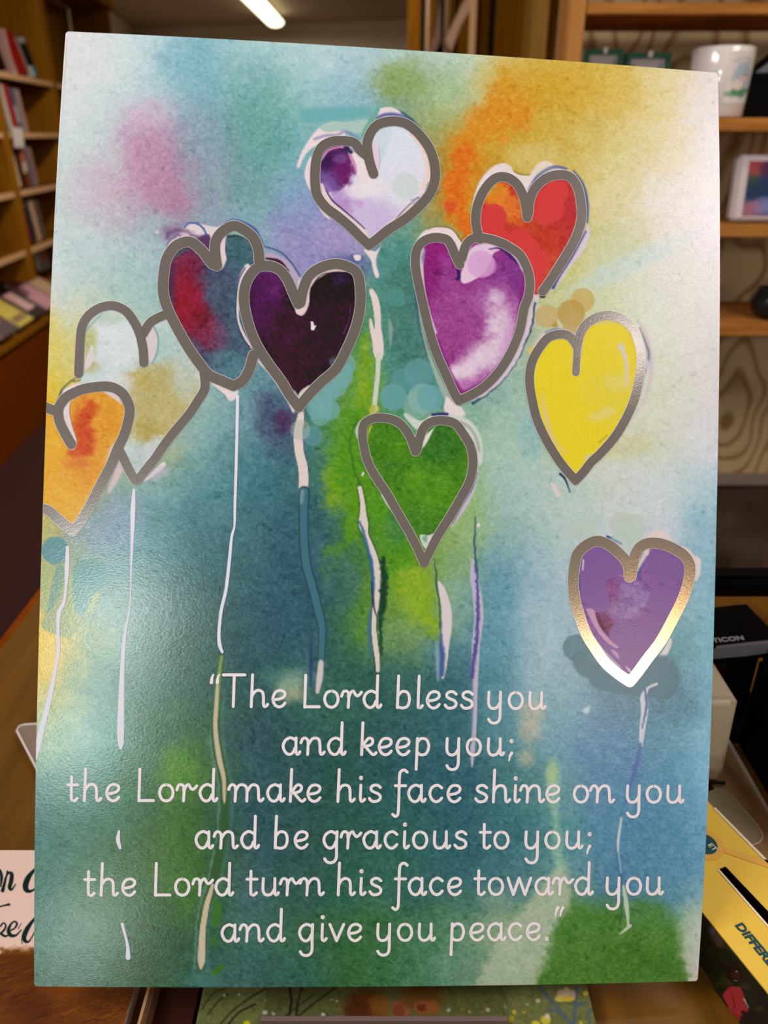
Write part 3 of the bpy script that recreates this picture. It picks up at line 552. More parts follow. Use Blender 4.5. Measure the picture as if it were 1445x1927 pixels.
# picture book under the easel
BT = zb - 0.0068
bk = thing('picture_book', 'picture book with a meadow and brown rabbit cover lying under the easel', 'book', (0, 0.23, CTOP))
xl = atZ(383, 1858, BT).x; xr = atZ(1105, 1858, BT).x; y0 = 0.10; y1 = 0.29
box('pages', (xl + 0.003, xr - 0.003, y0 - 0.23 + 0.003, y1 - 0.23 - 0.003, 0.002, BT - CTOP - 0.0012), mat('pages', 'e8ddcf', 0.8), bk)
box('back_cover', (xl, xr, y0 - 0.23, y1 - 0.23, 0.0003, 0.002), mat('cover_back', '3a4428', 0.4), bk)
nx, ny = 300, 330; U, Vq = np.meshgrid(np.linspace(xl, xr, nx), np.linspace(y1, y0, ny)); U = U.ravel(); Vq = Vq.ravel()
def w2p(x, y, z):
    d = -((z - CZ) * CT + y * 0) ; fz = y * CT - (z - CZ) * ST; up = y * ST + (z - CZ) * CT
    return 722.5 + FPX * x / fz, 963.5 - FPX * up / fz
PX, PY = w2p(U, Vq, np.full(len(U), BT)); p = Paint(PX, PY); p.c[:] = rgb('6a7040')
p.wash((380, 60), (1860, 40), ['7a7c48 748048 6a7c50 66784c 5a6c4c 6a5838 8c5428 6a4424 4c4c3c 3c4840 30342c 4a3c30 4c5248', '5c6a40 5c6c40 64703c 74782c 6c7038 7a5028 b07040 8c5830 50503c 40483e 38403a 3c4440 4a5450', '6c7028 707428 7c7a20 7c7c1c 787828 8c7430 b08448 a07c3c 6c6838 585c38 505c40 48544c 4c5850'], 0.35, 0.5)
p.grain(1.0, (0.8, 0.8, 0.7)); B = p.blob; S_ = p.stroke
B(690,1895,38,34,'7c4418',0.9,0,0.7); B(714,1892,22,20,'a86c30',0.8,0,0.8); B(672,1905,26,22,'6c3812',0.9,0,0.6); B(755,1902,16,20,'b86c4c',0.95,-25,0.35,0.1); B(750,1905,11,14,'9c4c38',0.9,-25,0.4,0.1); B(790,1880,40,26,'8c5428',0.8,0,0.8); B(795,1897,16,13,'b4683c',0.95,0,0.4,0.1); B(795,1897,11,8,'8c3c24',0.9,0,0.4); B(813,1898,14,13,'b06c38',0.9,0,0.5)
for pts, wd in (([(415,1927),(440,1900),(475,1875),(500,1860)],3), ([(390,1910),(410,1885),(430,1870)],2.5), ([(430,1927),(450,1905),(480,1890)],4), ([(545,1858),(548,1890),(540,1927)],5), ([(568,1858),(560,1890),(556,1927)],4), ([(560,1915),(590,1890),(630,1860)],3.5), ([(520,1925),(560,1895),(590,1872)],2.5), ([(380,1900),(400,1870),(425,1860)],2)): S_(pts, wd, '2c3428', 0.85, 2)
for cx, cy, r, c in ((499,1906,4,'d8d4c8'),(514,1909,3,'d0ccc0'),(608,1910,4,'e0dcd0'),(422,1873,3,'b0b49c'),(450,1871,3,'b0b49c'),(500,1884,2.5,'b0b49c'),(625,1882,2,'d0d0b8'),(634,1885,2,'e0dc90'),(465,1926,6,'d0c820'),(844,1902,3.5,'c8ccc0'),(883,1905,2.5,'b8bcb0'),(918,1901,4,'c4c4b8'),(870,1900,4,'8c8838'),(1012,1883,4,'c8b49c'),(992,1890,3,'98a078'),(968,1905,4,'b8ac3c'),(986,1905,3,'a8a040'),(962,1918,6,'a89c30'),(1102,1870,5,'c8b040'),(1093,1925,4,'b8ac40'),(950,1895,4,'98a078')): B(cx,cy,r,r,c,0.95,0,0.4,0.2)
for pts, wd in (([(1015,1858),(1035,1880),(1055,1905),(1075,1927)],7), ([(1085,1858),(1082,1890),(1080,1927)],8), ([(1033,1900),(1055,1905)],6), ([(1085,1893),(1100,1888)],6), ([(1106,1900),(1110,1925)],4), ([(1105,1910),(1115,1895)],4)): S_(pts, wd, '5c6c78', 0.8, 2.5)
for cx, cy, rx, ry, c in ((1055,1872,7,10,'c8a890'),(1066,1868,7,11,'d0b49c'),(1077,1872,6,10,'c8a890'),(1055,1879,12,6,'d8c468'),(1070,1880,12,5,'d8b83c'),(1027,1920,9,9,'d0c040'),(1008,1926,8,5,'d8c83c'),(1030,1913,5,6,'d8c4a4')): B(cx,cy,rx,ry,c,0.9,0,0.5,0.15)
me, _ = grid_mesh('front_cover', np.column_stack([U, Vq - 0.23, np.full(len(U), BT - CTOP)]), nx, ny); set_paint(me, p.c * 0.95); link('front_cover', me, painted('book_cover_print', 0.6, spec=0.15, gain=0.85), bk)
box('cover_board', (xl, xr, y0 - 0.23, y1 - 0.23, BT - CTOP - 0.0012, BT - CTOP - 0.0002), mat('cover_edge', '6a6a4c', 0.45), bk)

# booklet at the lower left, lettering brushed in dark teal, a furry animal below
LT = 0.957
xr = atZ(253, 1860, LT).x; yt = atZ(40, 1600, LT).y; xl = xr - 0.21; yl = yt - 0.21
bl = thing('booklet', 'pink and cream booklet with brushed dark lettering over a furry brown animal', 'booklet', (xr, yt, CTOP))
box('pages', (-0.129, -0.001, -0.129, -0.001, 0.0005, LT - CTOP - 0.001), mat('pages', 'e8ddcf', 0.8), bl)
nx, ny = 330, 330; U, Vq = np.meshgrid(np.linspace(xr - 0.13, xr, nx), np.linspace(yt, yt - 0.13, ny)); U = U.ravel(); Vq = Vq.ravel(); PX, PY = w2p(U, Vq, np.full(len(U), LT))
p = Paint(PX, PY); p.wash((-40, 60), (1600, 40), ['dcbcae e4c4b4 dcb0a0 e0c4b4 e4ccbc', 'd8b0a0 d8b0a4 e4c8bc e6d0c4 e6d0c4', 'e2c8bc e4ccc0 e6d2c8 e8d4c8 e8d4c8', 'e8d6c8 e8d6ca e8d4c8 e8d4c8 e8d4c8', 'e8dacc e6d4c4 e6cfc0 e4ccbc e4ccbc'], 0.5)
p.poly([(-60,1795),(-10,1792),(20,1785),(60,1788),(110,1796),(180,1815),(280,1830),(330,2500),(-500,2500),(-420,1790)], '6a3c10', 0.97, 8, 6)
for i in range(260):
    x0 = rng.uniform(-30, 260); y0_ = rng.uniform(1800, 1930); c = ['8a5220', '4c280a', '7c4818', '3c2008', '945c28'][i % 5]; L = rng.uniform(14, 34)
    p.stroke([(x0, y0_), (x0 + L * 0.6, y0_ - L * 0.25), (x0 + L, y0_ - L * 0.2 + rng.uniform(-4, 6))], [2.2, 0.8], c, 0.5, 2)
for x0 in range(0, 60, 7): p.stroke([(x0, 1796), (x0 + 14, 1785), (x0 + 30, 1778 + (x0 % 3) * 2)], [2, 0.8], 'a06838', 0.7, 1.5)
B = p.blob; B(130, 1850, 60, 30, '8a4c14', 0.5, -20, 1.3); B(60, 1900, 40, 30, '4c280c', 0.4, 0, 1.3)
T_ = '1c3434'
p.stroke([(0,1638),(3,1650),(1,1668)], [5,6,3], T_); p.stroke([(5,1676),(9,1660),(13,1645),(14,1640)], [7,5,3,4], T_); p.stroke([(9,1655),(16,1643),(22,1645),(21,1658),(18,1670),(22,1674),(29,1664)], [3,4,7,8,7,4,2], T_)
p.stroke([(72,1630),(62,1640),(53,1652),(48,1666),(50,1675),(58,1677),(70,1670)], [3,6,10,11,9,5,3], T_); p.stroke([(0,1706),(8,1704),(17,1702)], [3,3,5], T_)
p.stroke([(0,1757),(8,1750),(11,1741),(6,1737),(1,1743)], [3,4,3,3,3], T_); p.stroke([(2,1757),(10,1762),(18,1758)], [5,4,2], T_); p.stroke([(15,1752),(26,1748),(32,1739),(27,1734),(20,1740),(16,1751),(20,1760),(30,1760),(40,1750)], [3,3,4,3,4,7,7,4,2], T_)
p.stroke([(70,1724),(60,1735),(50,1750),(45,1764),(49,1772),(56,1770),(66,1752)], [4,6,9,9,6,3,2], T_); p.stroke([(40,1768),(42,1776)], 1.5, T_); p.stroke([(34,1748),(40,1738)], 1.5, T_)
me, _ = grid_mesh('front_cover', np.column_stack([U - xr, Vq - yt, np.full(len(U), LT - CTOP)]), nx, ny); set_paint(me, p.c); link('front_cover', me, painted('booklet_print', 0.5, spec=0.15, gain=1.3), bl)
box('cover_board', (-0.13, 0, -0.13, 0, LT - CTOP - 0.001, LT - CTOP - 0.0001), mat('cover_cream', 'dcc8bc', 0.5), bl)

# clear acrylic sheet at the left and the narrow frame edge next to the booklet
ac = thing('acrylic_sheet', 'clear acrylic panel corner poking out behind the left edge of the poster', 'acrylic panel', (-0.2, 0.38, CTOP))
pts = flat(0, CTOP + 0.001, (33, 1380), (38, 1372), (48, 1369), (300, 1352), (300, 1840), (276, 1842)); pts = [(a + 0.2, b - 0.38) for a, b in pts]
prism('panel', pts, 0.0006, 0.0036, mat('smoky_acrylic', 'cbb2a0', 0.1, trans=0.6, ior=1.3), ac)
for a, b in zip(pts[:3] , pts[1:3]): pass
ring = [pts[5], pts[0], pts[1], pts[2], pts[3]]
def rail(name, P3, r_, m, par):
    return tube(name, P3, r_, m, par, 6)
M_bright = mat('bright_edge', 'e0d2c8', 0.2)
rail('polished_edge', [(a, b, 0.0034) for a, b in ring], 0.0009, M_bright, ac)
ft = thing('frame_strip', 'narrow brown frame rail with a dark red shade panel between the booklet and the picture book', 'frame', (-0.11, 0.2, CTOP))
xa = atZ(270, 1880, 0.962).x; xb = atZ(284, 1880, 0.962).x
box('rail', (xa + 0.11, xb + 0.11, -0.10, 0.06, 0.0005, 0.017), mat('frame_brown', '6c4c34', 0.3), ft, 0.0008); box('shade_panel', (xb + 0.1105, -0.0865 + 0.11, -0.10, 0.06, 0.0005, 0.006), mat('shade_dark_red', '32100a', 0.4, spec=0.2), ft); box('glass_edge', (xa + 0.1105, xa + 0.1118, -0.1, 0.06, 0.017, 0.0178), M_edge, ft)  # dark slab added where the poster's shade falls on the counter

# yellow collecting box with a slot
HB = 0.034; ZT = CTOP + HB
P0 = atZ(1345, 1522, ZT); P1 = atZ(1445, 1627, ZT); F0 = atZ(1325, 1720, ZT); F1 = atZ(1445, 1868, ZT)
ux = Vector((P1.x - P0.x, P1.y - P0.y, 0)); fx = Vector((F1.x - F0.x, F1.y - F0.y, 0)); dirx = (ux.normalized() + fx.normalized()).normalized()
diry = Vector((-dirx.y, dirx.x, 0)); org = Vector((F0.x, F0.y, 0)); dep = (Vector((P0.x, P0.y, 0)) - org).dot(diry)
MB = Matrix((( dirx.x, diry.x, 0, org.x), (dirx.y, diry.y, 0, org.y), (0, 0, 1, CTOP), (0, 0, 0, 1)))
cb = bpy.data.objects.new('collection_box', None); COL.objects.link(cb); cb.matrix_world = MB; tag(cb, 'yellow cardboard collecting box with a black coin slot at the lower right', 'collection box')
def toL(px, py, z=ZT): q = MB.inverted() @ atZ(px, py, z); return (q.x, q.y)
X0b, X1b = -0.02, 0.16
M_yel = mat('yellow_card', 'e2b840', 0.45); M_teal = mat('teal_print', '0c4048', 0.5); M_or = mat('orange_print', 'dea646', 0.5)
Fl = Vector(toL(1325, 1720)); Fr = Vector(toL(1445, 1868)); Bl = Vector(toL(1345, 1522)); Br = Vector(toL(1445, 1627))
quad = [Fl - (Fr - Fl) * 0.30, Fr + (Fr - Fl) * 0.9, Br + (Br - Bl) * 1.2, Bl - (Br - Bl) * 0.30]
prism('carton', [tuple(v) for v in quad], 0.0004, HB, M_yel, cb)
def decal(name, pts, m, z=HB + 0.0002, t_=0.0003, lab=None):
    o = prism(name, pts, z, z + t_, m, cb)
    if lab: o['label'] = lab
    return o
decal('coin_slot', [toL(*q) for q in ((1353,1637),(1365,1632),(1455,1727),(1455,1753))], mat('slot_black', '080303', 0.9, spec=0.0), lab='black coin slot')
decal('slot_edge', [toL(*q) for q in ((1350,1638),(1353,1637),(1455,1753),(1455,1758))], mat('slot_white', 'e6d6b8', 0.5))
decal('top_edge', [toL(*q) for q in ((1341,1521),(1346,1521),(1450,1626),(1450,1632))], mat('slot_white', 'e6d6b8', 0.5))
cc = toL(1324, 1589); rr_ = (Vector(toL(1348, 1589)) - Vector(cc)).length
decal('orange_ring', [(cc[0] + rr_ * 1.5 * math.cos(a), cc[1] + rr_ * 1.5 * math.sin(a)) for a in np.linspace(0, 6.1, 28)], M_or)
decal('round_emblem', [(cc[0] + rr_ * math.cos(a), cc[1] + rr_ * 1.0 * math.sin(a)) for a in np.linspace(0, 6.1, 28)], M_teal, HB + 0.0005, lab='dark teal round emblem')
decal('orange_swoosh', [toL(*q) for q in ((1362,1597),(1390,1607),(1455,1622),(1455,1637),(1400,1618),(1362,1605))], M_or)
dv = Vector(toL(1437, 1820)) - Vector(toL(1400, 1775)); ta = math.atan2(dv.y, dv.x); o_ = toL(1382, 1741)
TM = Matrix.Translation((o_[0], o_[1], HB + 0.0002)) @ Matrix.Rotation(ta, 4, 'Z')
text_part('printed_word', 'DIFFERENCE', 0.0060, TM, M_teal, cb, label='dark teal printed word', bold=0.0002)
text_part('printed_word', 'ET', 0.0042, Matrix.Translation((*toL(1330, 1592), HB + 0.0009)) @ Matrix.Rotation(ta + 0.1, 4, 'Z'), mat('emblem_white', 'd8d8cc', 0.5), cb)
# photograph printed on the front face
nx, nz = 400, 100; U, Vq = np.meshgrid(np.linspace(-0.28, 1.85, nx), np.linspace(HB - 0.0005, 0.001, nz)); U = U.ravel(); Vq = Vq.ravel(); dF = (Fr - Fl); nF = Vector((dF.y, -dF.x)).normalized() * 0.0004
LX = Fl.x + dF.x * U + nF.x; LY = Fl.y + dF.y * U + nF.y; Wp = np.array([(MB @ Vector((a, c, b)))[:] for a, c, b in zip(LX, LY, Vq)]); PX, PY = w2p(Wp[:, 0], Wp[:, 1], Wp[:, 2]); p = Paint(PX, PY); p.c[:] = rgb('2a2c1c'); B = p.blob; S_ = p.stroke
for i in range(70): B(rng.uniform(1290, 1450), rng.uniform(1720, 1930), rng.uniform(5, 12), rng.uniform(4, 10), ['3c4428', '1c1c12', '4c4030', '242c18', '34301c'][i % 5], 0.6, rng.uniform(0, 180), 0.9, 0.6)
B(1348,1765,10,22,'5c4a40',0.8,-35,0.8); B(1340,1750,6,9,'6a6474',0.6); p.poly([(1318,1862),(1332,1858),(1348,1885),(1343,1915),(1330,1900)], '7a5c3c', 0.95, 3)
S_([(1316,1820),(1328,1840),(1342,1862)], [6,9,4], '6c4830', 0.8, 3); S_([(1320,1850),(1345,1870),(1372,1900)], [7,8,5], '3c2418', 0.9, 3)
p.poly([(1366,1862),(1380,1855),(1395,1862),(1402,1885),(1407,1900),(1392,1912),(1376,1905),(1366,1885),(1360,1875)], 'b03438', 0.97, 2.5, 2); p.poly([(1350,1918),(1375,1906),(1392,1915),(1380,1935),(1350,1935)], '9c2c30', 0.95, 3, 2)
B(1381,1830,13,19,'2c1810',0.97,-8,0.3,0.1); B(1384,1836,8,10,'4c2c20',0.8,-8,0.5,0.1); S_([(1378,1840),(1386,1842)], 2, '1c0c08', 0.8); B(1386,1828,2.5,1.6,'b8a498',0.8); S_([(1381,1845),(1387,1846)], 1.8, 'a89088', 0.6); S_([(1398,1905),(1420,1925)], [7,6], '2c1810', 0.9, 3); B(1425,1918,20,14,'241810',0.8); S_([(1400,1880),(1408,1896)], [5,3], 'c8a898', 0.6, 2); S_([(1376,1868),(1382,1890),(1380,1902)], [2,3,2], '7c1c24', 0.6, 2)
me, _ = grid_mesh('photo_print', np.column_stack([LX, LY, Vq]), nx, nz); set_paint(me, p.c); link('photo_print', me, painted('carton_photo', 0.4), cb)['label'] = 'dark photograph of a person in a red shirt'

# beige plastic dispenser with its flat base
ZP = CTOP + 0.004; Bq = atZ(1360, 1475, ZP); yF = Bq.y; topz = atY(1394, 1318, yF).z; xt = atY(1394, 1318, yF).x; yk = yF + 0.062
dsn = thing('dispenser', 'beige plastic dispenser with a flat base plate beside the poster', 'dispenser', (Bq.x, yF, CTOP))
M_beige = mat('beige_plastic', 'ac9c84', 0.22); M_beige2 = mat('beige_plate', '988a72', 0.3)
hz = topz - CTOP; w0 = 0.09; sk = xt - Bq.x
bm = bmesh.new(); vs = []
for (x, y, z) in ((-w0, 0, 0.004), (0.0, 0, 0.004), (sk, 0, hz), (-w0, 0, hz), (-w0, yk - yF, 0.004), (0.0, yk - yF, 0.004), (sk * 1.0, yk - yF, hz), (-w0, yk - yF, hz)): vs.append(bm.verts.new((x, y, z)))
for f in ((0, 1, 2, 3), (4, 7, 6, 5), (0, 4, 5, 1), (3, 2, 6, 7), (1, 5, 6, 2), (0, 3, 7, 4)): bm.faces.new([vs[i] for i in f])
bmesh.ops.bevel(bm, geom=list(bm.edges), offset=0.004, segments=3, affect='EDGES'); from_bm('housing', bm, M_beige, dsn, False)
box('lid', (-w0 + 0.01, sk - 0.022, 0.012, yk - yF - 0.008, hz, hz + 0.004), mat('beige_lid', 'b0a088', 0.35), dsn, 0.0015); box('latch', (sk - 0.022, sk - 0.017, 0.016, 0.020, hz, hz + 0.0015), M_blk, dsn); box('foot_seam', (-w0, 0.001, -0.0012, 0.0, 0.0045, 0.0062), M_dark, dsn)
bp_ = [atZ(a, b, CTOP + 0.0035) for a, b in ((1362, 1480), (1424, 1553), (1433, 1566), (1434, 1577), (1428, 1586), (1412, 1592), (1330, 1600), (1300, 1500))]
prism('base_plate', [(q.x - Bq.x, q.y - yF) for q in bp_], 0.0006, 0.0036, M_beige2, dsn); rail('plate_edge', [(q.x - Bq.x, q.y - yF, 0.0037) for q in bp_[:6]], 0.0005, mat('plate_edge', 'c4b49c', 0.3), dsn)
# pale wooden board with a white edge lying at the right
wbq = [atZ(a, b, CTOP + 0.003) for a, b in ((1377, 1408), (1472, 1560))]
bd = thing('board', 'pale wooden board with a white edge beside the beige dispenser', 'board', (0.228, 0.34, CTOP))
box('veneer', (-0.024, 0.0, -0.12, 0.055, 0.0004, 0.003), mat('pale_veneer', 'b08860', 0.45, noise=('94704c', 3, (30, 2, 30))), bd); box('white_edge', (0.0, 0.0022, -0.12, 0.055, 0.0004, 0.0036), mat('edge_white', 'bcaca4', 0.35), bd)
# black card terminal
bt = thing('card_terminal', 'black card terminal at the right edge behind the beige dispenser', 'card terminal', (0.234, 0.34, CTOP))
bm = bmesh.new(); add_box(bm, 0.0, 0.13, -0.035, 0.055, 0.0006, 0.075, bev=0.004); from_bm('body', bm, mat('matt_black', '040405', 0.6, spec=0.04), bt); box('screen', (0.02, 0.11, -0.02, 0.025, 0.075, 0.0762), mat('screen_navy', '0c0e18', 0.2), bt); box('keypad', (0.02, 0.11, 0.03, 0.052, 0.075, 0.078), M_blk, bt, 0.001)
# barcode scanner on the far side of the counter
YQ = 0.40; sa = atY(1300, 1242, YQ); zlo = atY(1400, 1250, YQ).z; z1s = atY(1345, 1238, YQ).z; z2s = atY(1345, 1219, YQ).z
sc_ = thing('barcode_scanner', 'glossy black barcode scanner with a grey band and white lettering', 'barcode scanner', (sa.x, YQ, CTOP))
M_gl = mat('gloss_black', '040404', 0.5, spec=0.04); W_ = 0.11
zt_ = atY(1370, 1147, YQ + 0.03).z
def sprof(name, prof, y0, y1, m, bev=0): return prism(name, prof, y0, y1, m, sc_, bev, VT)
rel = lambda px, py, Y=YQ: ((atY(px, py, Y).x - sa.x), (atY(px, py, Y).z - CTOP))
sprof('grey_band', [rel(1300, 1241), rel(1345, 1240), rel(1400, 1235), rel(1470, 1226), rel(1470, 1208), rel(1400, 1215), rel(1345, 1221), rel(1300, 1222)], 0.0, 0.003, mat('grey_band', '5c585c', 0.35))
bm = bmesh.new(); front = [rel(1300, 1222), rel(1345, 1221), rel(1400, 1215), rel(1470, 1208)]; back = [rel(1300, 1147, YQ + 0.035), rel(1380, 1147, YQ + 0.035), rel(1405, 1158, YQ + 0.035), rel(1470, 1203, YQ + 0.035)]
fv = [bm.verts.new((a, 0.0, b)) for a, b in front]; bv = [bm.verts.new((a, 0.035, b)) for a, b in back]; fl_ = [bm.verts.new((a, 0.05, b - 0.004)) for a, b in front]
for i in range(3): bm.faces.new((fv[i], fv[i + 1], bv[i + 1], bv[i])); bm.faces.new((bv[i], bv[i + 1], fl_[i + 1], fl_[i])); bm.faces.new((fv[i], fl_[i], fl_[i + 1], fv[i + 1]))
bm.faces.new((fv[0], bv[0], fl_[0])); bm.faces.new((fv[3], fl_[3], bv[3])); from_bm('head', bm, M_gl, sc_)
sprof('lower_shell', [rel(1300, 1258), rel(1345, 1257), rel(1400, 1251), rel(1470, 1240), rel(1470, 1226), rel(1400, 1235), rel(1345, 1240), rel(1300, 1241)], 0.004, 0.045, M_blk)
rail('highlight_streak', [(a, 0.0345, b) for a, b in (rel(1416, 1168, YQ + .0345), rel(1432, 1179, YQ + .0345), rel(1450, 1192, YQ + .0345))], 0.0011, mat('highlight_white', 'e8eaee', 0.15), sc_)  # pale tube stands in for the highlight along the head's edge
o1 = rel(1325, 1212); o2 = rel(1405, 1204); sl = math.atan2(o2[1] - o1[1], o2[0] - o1[0]); n1 = Vector((0, 0.035, rel(1345, 1147, YQ + .035)[1] - rel(1345, 1221)[1])); tilt = math.atan2(n1.z, n1.y)
TM = Matrix.Translation((rel(1322, 1210)[0], 0.0028, rel(1322, 1221)[1] + 0.0010)) @ Matrix.Rotation(-sl, 4, 'Y') @ Matrix.Rotation(tilt, 4, 'X') @ Matrix.Diagonal((1, 0.8, 1, 1)) @ Matrix.Translation((0, 0, 0.0008))
text_part('lettering', 'OPTICON', 0.0062, TM, mat('logo_grey', '7c7c80', 0.5), sc_, bold=0.00015)
box('stand', (0.03, 0.05, 0.012, 0.032, 0.0005, rel(1345, 1250)[1]), M_blk, sc_); box('foot', (0.01, 0.07, -0.005, 0.05, 0.0, 0.004), M_blk, sc_, 0.001)
# black till behind the scanner
tl = thing('cash_drawer', 'black bar-shaped top of a till behind the barcode scanner', 'till', (0.18, 0.51, 0)); q1 = atY(1340, 1088, 0.51); q2 = atY(1340, 1128, 0.51)
box('top_bar', (-0.01, 0.42, 0.0, 0.02, q2.z, q1.z), M_blk, tl, 0.004); box('pillar', (0.36, 0.39, 0.002, 0.018, CTOP, q2.z), M_blk, tl); box('pillar', (0.0, 0.02, 0.002, 0.018, CTOP, q2.z), M_blk, tl)

def paint_sheet(x, y):
    p = Paint(x, y)
    xs = (85, 182); ys = (80, 173)
    rows = ['d9d3d8 d5d8d8 bcd4d8 8dbbc6 a6c8cc b8d2d2 b2ccd2 b0ccc8 b5ccc2 c9d2b0 ccb55a d2b352 d6cb96 e2d9dc',
     'd9d7d9 ccd7d8 b2ccd4 80b4bf 88b8bc 9ac4c6 93bacd 8ba478 b5caae d0a83c d0a838 d4b455 dccc90 e3d9de',
     'c6d4d0 c0cfd2 c3a8c0 8fa8b5 68a5a0 7ab3b8 82b8bc 7ca38c c59228 cba63c ccae52 d2c278 dfd2aa e4dade',
     'bccfcc c8b5c6 ba8aa8 93a4b4 72a3a0 84a9c6 90a8d0 90b0a0 c08428 c8a838 cdb65e d8cd98 e0d8cc e2d8de',
     'c9d2d2 b4ccce a9c0c4 8fa2b8 8ab2c0 9a9cc8 9c98c8 5f9e94 a8a050 b8b060 c4bc60 cfccA4 ddd8d0 e2d8de',
     'd2d5d6 b7cbc8 9dc0c0 80a8ac 80a0b4 8d92b8 5a9484 559a92 7aa890 b0b080 c6ca90 d0d4b4 dcddd0 e2dcda',
     'd2c67c d0d2a0 acc8c4 7fa8aa 6a94a0 6090a0 5f9850 528f88 7aa8a0 a2b8a0 c2ccac ccd4b8 dcddce ded9d9',
     'dabf40 ccc270 b8ae70 9cbcb8 6a9aa5 486a80 6fa238 5a9aa0 7fa8a0 98bcae bac8b0 ccd4bc d5d8c5 dad5d9',
     'e2b434 cdbb60 b6aa68 8ab4b6 5f909a 4f8490 5a9a38 5a9a60 8fb898 a8c8bc b8c8b0 ccd2b8 d2d5c4 d6d6dc',
     'dcb038 98a890 8ab2b4 5f959b 4f858f 3f7078 4a9048 4a8a38 90b870 a8c5c0 b8ccc4 ccd2cc cbd6d8 aacad6',
     'b8b46c 7fa5ae 6298a0 4a8088 45787f 3a6878 4c8c38 6f9a40 9aba78 94b8b8 b0c8c4 c4ced2 c4ccd8 8ebacc',
     'b4b070 6f9a98 5a8c88 3f7070 386870 35606f 4f8440 82a83c 7fa888 6fa0b8 a8c0cc b4c0d4 9cb8cc 86b8ca',
     'dfba44 7a9a70 4f8078 3a6860 2f6068 34606e 3f7850 86a868 5f9098 78a8bc 9ab8c8 8ab0c6 60a0ac 80b8cc',
     'd4bc58 5a8f80 3f7a60 2f6458 2f6060 40706c 35685f 3a7068 3f7480 6098a8 88b0c4 5f90a8 4a8498 78b4cc',
     'a0b888 569488 357048 3c7048 345a64 356560 33655f 38686c 40747c 5a94a0 7aa8b8 6090b4 5f9ab4 84bad6',
     '5a9088 3f7f6a 35703f 4a7c28 34606a 35605f 2f625c 306570 36687a 4a8488 70a0a4 5f94b8 5f98b8 8abed8',
     '4a8078 3f7a5c 3f7038 2f5f30 35606a 355f5c 33685a 367068 356c78 3f7880 64a0a8 5f90b4 5a8eb0 7ab0d0',
     '4a8074 3f7a54 3a6e2a 356a30 4a7078 35625c 35705c 3a7068 3a7078 4f8590 70a0a4 5484a8 5f94b4 8cb8cc',
     '558a78 4a8060 2f6030 2f6040 487a74 3f7050 3f7440 4a8058 5a906a 9eb292 5a8a40 558a38 64984a c8ccbe',
     '4a7a68 3f7058 355f30 3a6c60 3f6a66 3a6a60 3f7040 487f5a 6f9884 8fa888 4f8030 4f8030 558535 d8cccc']
    p.wash(xs, ys, rows)
    B = p.blob
    # warm streak and olive patch at top, pink cloud, teal column
    for cx, cy, r in ((958,205,44),(915,235,36),(880,285,34),(868,330,30),(864,370,26),(870,410,24),(885,445,20)): B(cx, cy, r, r*1.15, 'd98a22', 0.8, 0, 0.9, 0.5)
    for cx, cy, r in ((870,300,22),(858,345,20),(856,385,19),(872,420,18),(886,446,15)): B(cx, cy, r, r*1.2, 'e0701e', 0.85, 0, 0.8, 0.5)
    B(848,388,10,11,'dd5a30',0.9); B(752,150,52,36,'8aa35c',0.75,0,1.1,0.4); B(830,200,40,60,'98b47c',0.4,30,1.3)
    B(1010,150,90,45,'cf9f2c',0.5,0,1.4); B(300,300,52,85,'bd86a6',0.6,-28,1.2,0.4); B(280,215,45,30,'cfb4c8',0.5); B(330,372,22,46,'b884a2',0.6,-10,1.1)
    B(345,110,55,42,'79b0bf',0.55,0,1.0,0.4); B(490,215,70,75,'62a396',0.45,0,1.2,0.4); B(390,260,60,80,'8a9db2',0.35,-30,1.2)
    B(590,455,80,70,'9a8ec6',0.7,0,1.0,0.4); B(650,440,55,40,'a99aca',0.7,0,1); B(655,505,45,24,'6873a6',0.6,0,1); B(570,380,40,50,'8aa0cc',0.5)
    # teal passage between hearts, green column
    p.poly([(705,470),(775,455),(782,520),(800,600),(835,700),(845,760),(795,770),(740,740),(722,640),(716,540)], '53958c', 0.85, 24, 4)
    p.poly([(728,520),(785,500),(800,620),(815,665),(780,690),(735,680)], '4f857c', 0.7, 16, 4)
    p.poly([(680,640),(700,640),(702,760),(695,780),(690,860),(640,960),(610,950),(615,880),(660,800),(672,720)], '86ac1e', 0.75, 22, 8)
    p.poly([(640,780),(700,775),(770,900),(795,1060),(770,1110),(730,1100),(700,1000),(660,960),(620,900)], '579a22', 0.75, 28, 10)
    p.poly([(650,905),(690,900),(688,960),(672,1010),(648,1020)], '5f9a1c', 0.7, 14, 6)
    p.poly([(605,1035),(648,1020),(655,1040),(625,1085),(612,1110),(600,1070)], '5f9a1c', 0.8, 12, 6)
    p.poly([(740,1080),(800,1060),(822,1110),(820,1150),(850,1190),(800,1190),(750,1130)], '8cb02c', 0.85, 26, 8)
    p.poly([(665,1150),(700,1080),(690,1200),(660,1200)], '5f942a', 0.5, 24, 6)
    B(585,1010,55,80,'38687c',0.5); B(640,1090,40,60,'3a6c86',0.5); B(500,930,50,60,'3d7682',0.35); B(520,800,34,60,'4b3f6e',0.55,-25,1.2,0.3); B(535,790,18,22,'5a2c5c',0.6,0,1.2)
    B(545,1130,80,90,'35627c',0.45); B(730,905,22,30,'3b7a5a',0.5); B(745,990,22,40,'3c7a62',0.45)
    B(620,1330,60,50,'3e7a66',0.4); B(548,1295,26,26,'b8bd94',0.75,0,1.2,0.2); B(540,1275,44,20,'6fa094',0.5,0,1.2)
    B(930,1180,50,120,'5f9cb4',0.5,0,1.3); B(1010,1200,40,160,'a9c2d0',0.5,0,1.3,0.1); B(860,1140,26,60,'8fb4a8',0.5); B(845,1330,40,100,'2f6a74',0.35)
